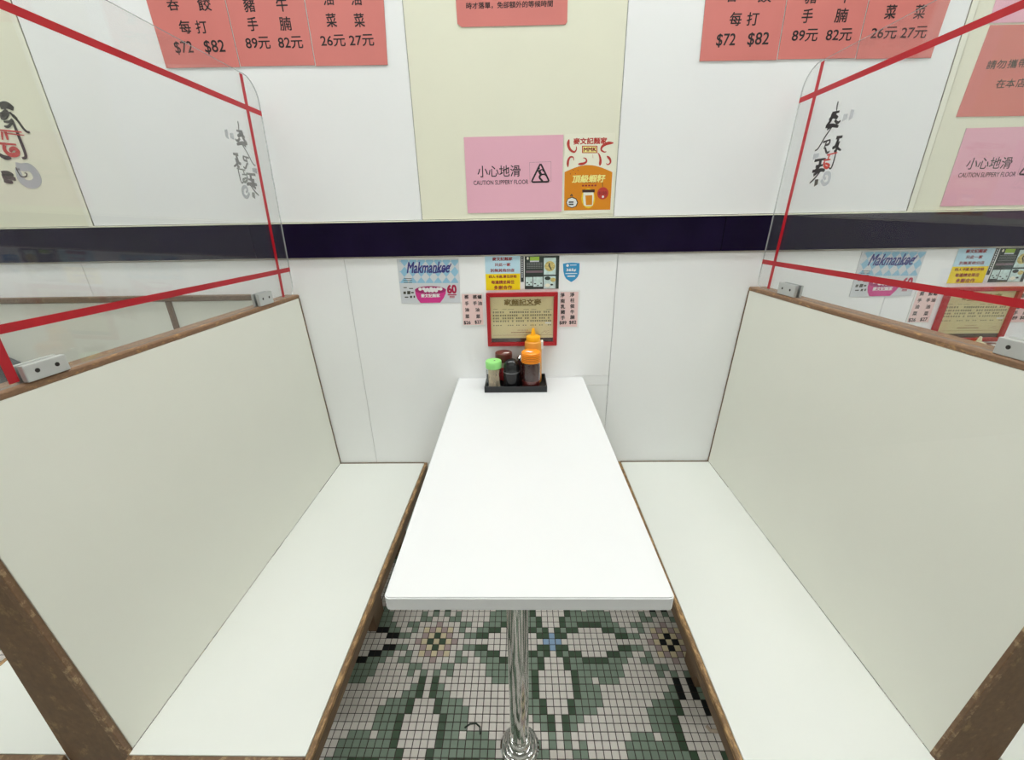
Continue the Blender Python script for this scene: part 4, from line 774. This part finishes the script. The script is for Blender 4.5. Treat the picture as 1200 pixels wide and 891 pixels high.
# toothpicks
cx, cy = -0.0885, -0.0975
t = thing('toothpick_jar', 'small clear jar of toothpicks with pale green lid, front left of tray', 'jar', (cx, cy, ZB))
obj('glass_body', lat(P_([(.0245, 0), (.0262, .002), (.0262, .066), (.0235, .070), (.0235, .0745), (.0222, .0745), (.0222, .069), (.0245, .065), (.0245, .003), (0, .003)]), cx, cy), M['glass'], t, True)
obj('lid', lat(P_([(.0262, .0715), (.0268, .073), (.0268, .086), (.0272, .0865), (.0272, .093), (.0255, .0965), (0, .0970)]), cx, cy), M['green_lid'], t, True)
obj('lid_hole', lat(P_([(.003, .0971), (.0028, .0974), (0, .0974)]), cx + .004, cy - .004, 10), M['ink'], t)
bm = bmesh.new(); rnd = random.Random(5)
for k in range(46):
    a, r = rnd.uniform(0, 6.28), .020 * math.sqrt(rnd.random()); a2, r2 = a + rnd.uniform(-.7, .7), .020 * math.sqrt(rnd.random())
    tube(bm, [(cx + r * math.cos(a), cy + r * math.sin(a), ZB + .004), (cx + r2 * math.cos(a2), cy + r2 * math.sin(a2), ZB + .064)], .0012, 5)
o = obj('toothpicks', bm, M['wood_pick'], t); o['kind'] = 'stuff'
# black shaker
cx, cy = -0.0285, -0.1015
t = thing('pepper_shaker', 'glossy black dome-topped shaker in the middle front of the tray', 'shaker', (cx, cy, ZB))
obj('body', lat(P_([(.025, 0), (.0272, .003), (.0275, .056), (.0275, .0575)]), cx, cy), M['gloss_black'], t, True)
obj('ring', lat(P_([(.0275, .0575), (.0283, .058), (.0283, .0600), (.0275, .0605)]), cx, cy), M['steel_ring'], t, True)
obj('dome_lid', lat(P_([(.0272, .0606), (.0272, .072), (.0258, .082), (.0220, .092), (.0155, .0995), (.0075, .1030), (0, .1038)]), cx, cy), M['gloss_black'], t, True)
# chilli jar
cx, cy = 0.0375, -0.1005
t = thing('chili_jar', 'large jar of dark chili oil with ribbed orange lid on the tray', 'jar', (cx, cy, ZB))
obj('glass_body', lat(P_([(.028, 0), (.0318, .003), (.0318, .084), (.029, .092), (.029, .097), (.0278, .097), (.0278, .091), (.0303, .083), (.0303, .005), (0, .005)]), cx, cy, 40), M['glass'], t, True)
obj('chili_oil', lat(P_([(.0300, .0300), (.0300, .082), (.0274, .090), (0, .090)]), cx, cy, 36), M['chili'], t, True)
obj('chili_flakes', lat(P_([(.0290, .0052), (.0300, .007), (.0300, .0298), (0, .0298)]), cx, cy, 36), M['chili_seed'], t, True)
prof = [(.0312, .0925)]
for k in range(5): z = .0935 + k * .0056; prof += [(.0328, z + .0005), (.0328, z + .0034), (.0306, z + .0039), (.0306, z + .0052)]
obj('lid', lat(P_(prof + [(.0322, .122), (.0318, .1255), (.0290, .128), (0, .1285)]), cx, cy, 40), M['orange_lid'], t, True)
for k in range(4):
    z = .0935 + k * .0056 + .0045; obj('groove_shade', lat(P_([(.0300, z - .0008), (.0314, z - .0007), (.0314, z + .0007), (.0300, z + .0008)]), cx, cy, 36), M['groove_shade'], t, True)  # darker orange rings paint the shade inside the lid's grooves
bm = bmesh.new(); loft(bm, [(cx + a, cy + b_, ZB + .1287) for a, b_ in ((-.021, -.004), (-.003, -.016), (.008, -.008), (-.009, .004))], [(cx + a, cy + b_, ZB + .1290) for a, b_ in ((-.021, -.004), (-.003, -.016), (.008, -.008), (-.009, .004))])
obj('paper_tag', bm, M['paper'], t)
# brown-lidded jar
cx, cy = -0.0560, -0.0460
t = thing('sauce_jar', 'jar with brown lid and red label at the back left of tray', 'jar', (cx, cy, ZB))
obj('jar_body', lat(P_([(.026, 0), (.0275, .002), (.0275, .014)]), cx, cy), M['glass'], t, True)
obj('label', lat(P_([(.0276, .0142), (.0278, .0145), (.0278, .060), (.0276, .0605)]), cx, cy), M['red_label'], t, True)
obj('neck_band', lat(P_([(.0274, .0606), (.0274, .078), (.0268, .082)]), cx, cy), M['tan_label'], t, True)
obj('lid', lat(P_([(.0292, .0790), (.0296, .080), (.0296, .103), (.0290, .108), (.0270, .1095), (0, .1098)]), cx, cy, 36), M['brown_lid'], t, True)
bm = bmesh.new(); Q = ((-.004, -.018), (.016, -.016), (.022, -.004), (.004, -.005)); loft(bm, [(cx + a, cy + b_, ZB + .1101) for a, b_ in Q], [(cx + a, cy + b_, ZB + .1104) for a, b_ in Q]); obj('paper_tag', bm, M['paper'], t)
# small metal-capped bottle
cx, cy = 0.0040, -0.0640
t = thing('vinegar_bottle', 'small dark bottle with shiny metal cap, behind the black shaker', 'bottle', (cx, cy, ZB))
obj('body', lat(P_([(.013, 0), (.014, .002), (.014, .078), (.012, .086)]), cx, cy, 24), M['chili'], t, True)
obj('cap', lat(P_([(.0125, .0862), (.0135, .088), (.0135, .096), (.010, .100), (.006, .104), (0, .105)]), cx, cy, 24), M['chrome'], t, True)
# squeeze bottle
cx, cy = 0.0465, -0.0495
t = sq = thing('squeeze_bottle', 'tall orange squeeze bottle with nozzle at the back of the tray', 'bottle', (cx, cy, ZB))
obj('bottle_body', lat(P_([(.026, 0), (.0292, .004), (.0292, .140), (.0280, .147), (.0240, .150)]), cx, cy), M['squeeze'], t, True)
obj('cap', lat(P_([(.0236, .1502), (.0240, .151), (.0240, .164), (.0225, .1668), (.0100, .170)]), cx, cy), M['squeeze_cap'], t, True)
obj('nozzle', lat(P_([(.0095, .1702), (.0085, .172), (.0058, .184), (.0046, .192), (.0026, .1935), (0, .1935)]), cx, cy, 20), M['squeeze_cap'], t, True)
bm = bmesh.new(); box(bm, cx + .0255, cx + .0335, cy - .012, cy + .012, ZB + .122, ZB + .150, bev=.001)
obj('paper_label', bm, M['paper'], t)

# right booth: the tray, one bottle and one jar show over the bench rail
dup(tray, (1.5225, 0, 0), 'black condiment tray on the table in the right-hand booth')
rb = dup(sq, (1.479, -0.0125, 0), 'squeeze bottle with cream nozzle beyond the right bench', skip=('paper_label',))
rb.scale = (0.8, 0.8, 0.77)
for ch in rb.children:
    if ch.name.startswith(('nozzle', 'cap')):
        ch.data = ch.data.copy(); ch.data.materials.clear(); ch.data.materials.append(M['cream_plastic'])
cx, cy = 1.588, -0.062
t = thing('sauce_jar', 'dark red jar with white paper tag beyond the right bench', 'jar', (cx, cy, ZB))
obj('jar_body', lat(P_([(.027, 0), (.0288, .003), (.0288, .088), (.026, .094)]), cx, cy), M['chili'], t, True)
obj('lid', lat(P_([(.0290, .0942), (.0296, .095), (.0296, .115), (.028, .119), (0, .120)]), cx, cy), M['brown_lid'], t, True)
bm = bmesh.new(); Q = ((-.022, -.012), (.016, -.016), (.018, -.004), (-.018, .004)); loft(bm, [(cx + a, cy + b_, ZB + .1202) for a, b_ in Q], [(cx + a, cy + b_, ZB + .1206) for a, b_ in Q]); obj('paper_tag', bm, M['paper'], t)

# ------------------------------------------------------------------ litter on the floor
bm = tube(bmesh.new(), [(-0.160, -0.707, .0028), (-0.146, -0.698, .003), (-0.130, -0.698, .006), (-0.118, -0.706, .005), (-0.116, -0.722, .003)], .0022, 7)
tag(obj('wire_scrap', bm, M['wire'], None, True, loc=(-0.135, -0.705, 0.0006)), 'dark green twist of wire on the tiles left of the pole', 'litter')
bm = tube(bmesh.new(), [(0.494, -0.700, .0045), (0.499, -0.711, .006), (0.510, -0.713, .0075), (0.524, -0.710, .007), (0.536, -0.707, .0045)], .0046, 8)
tag(obj('food_scrap', bm, M['scrap'], None, True, loc=(0.515, -0.709, 0.0006)), 'pale curled scrap on the tiles beside the right bench', 'litter')
bpy.data.objects.remove(_to); bpy.data.curves.remove(_tc)
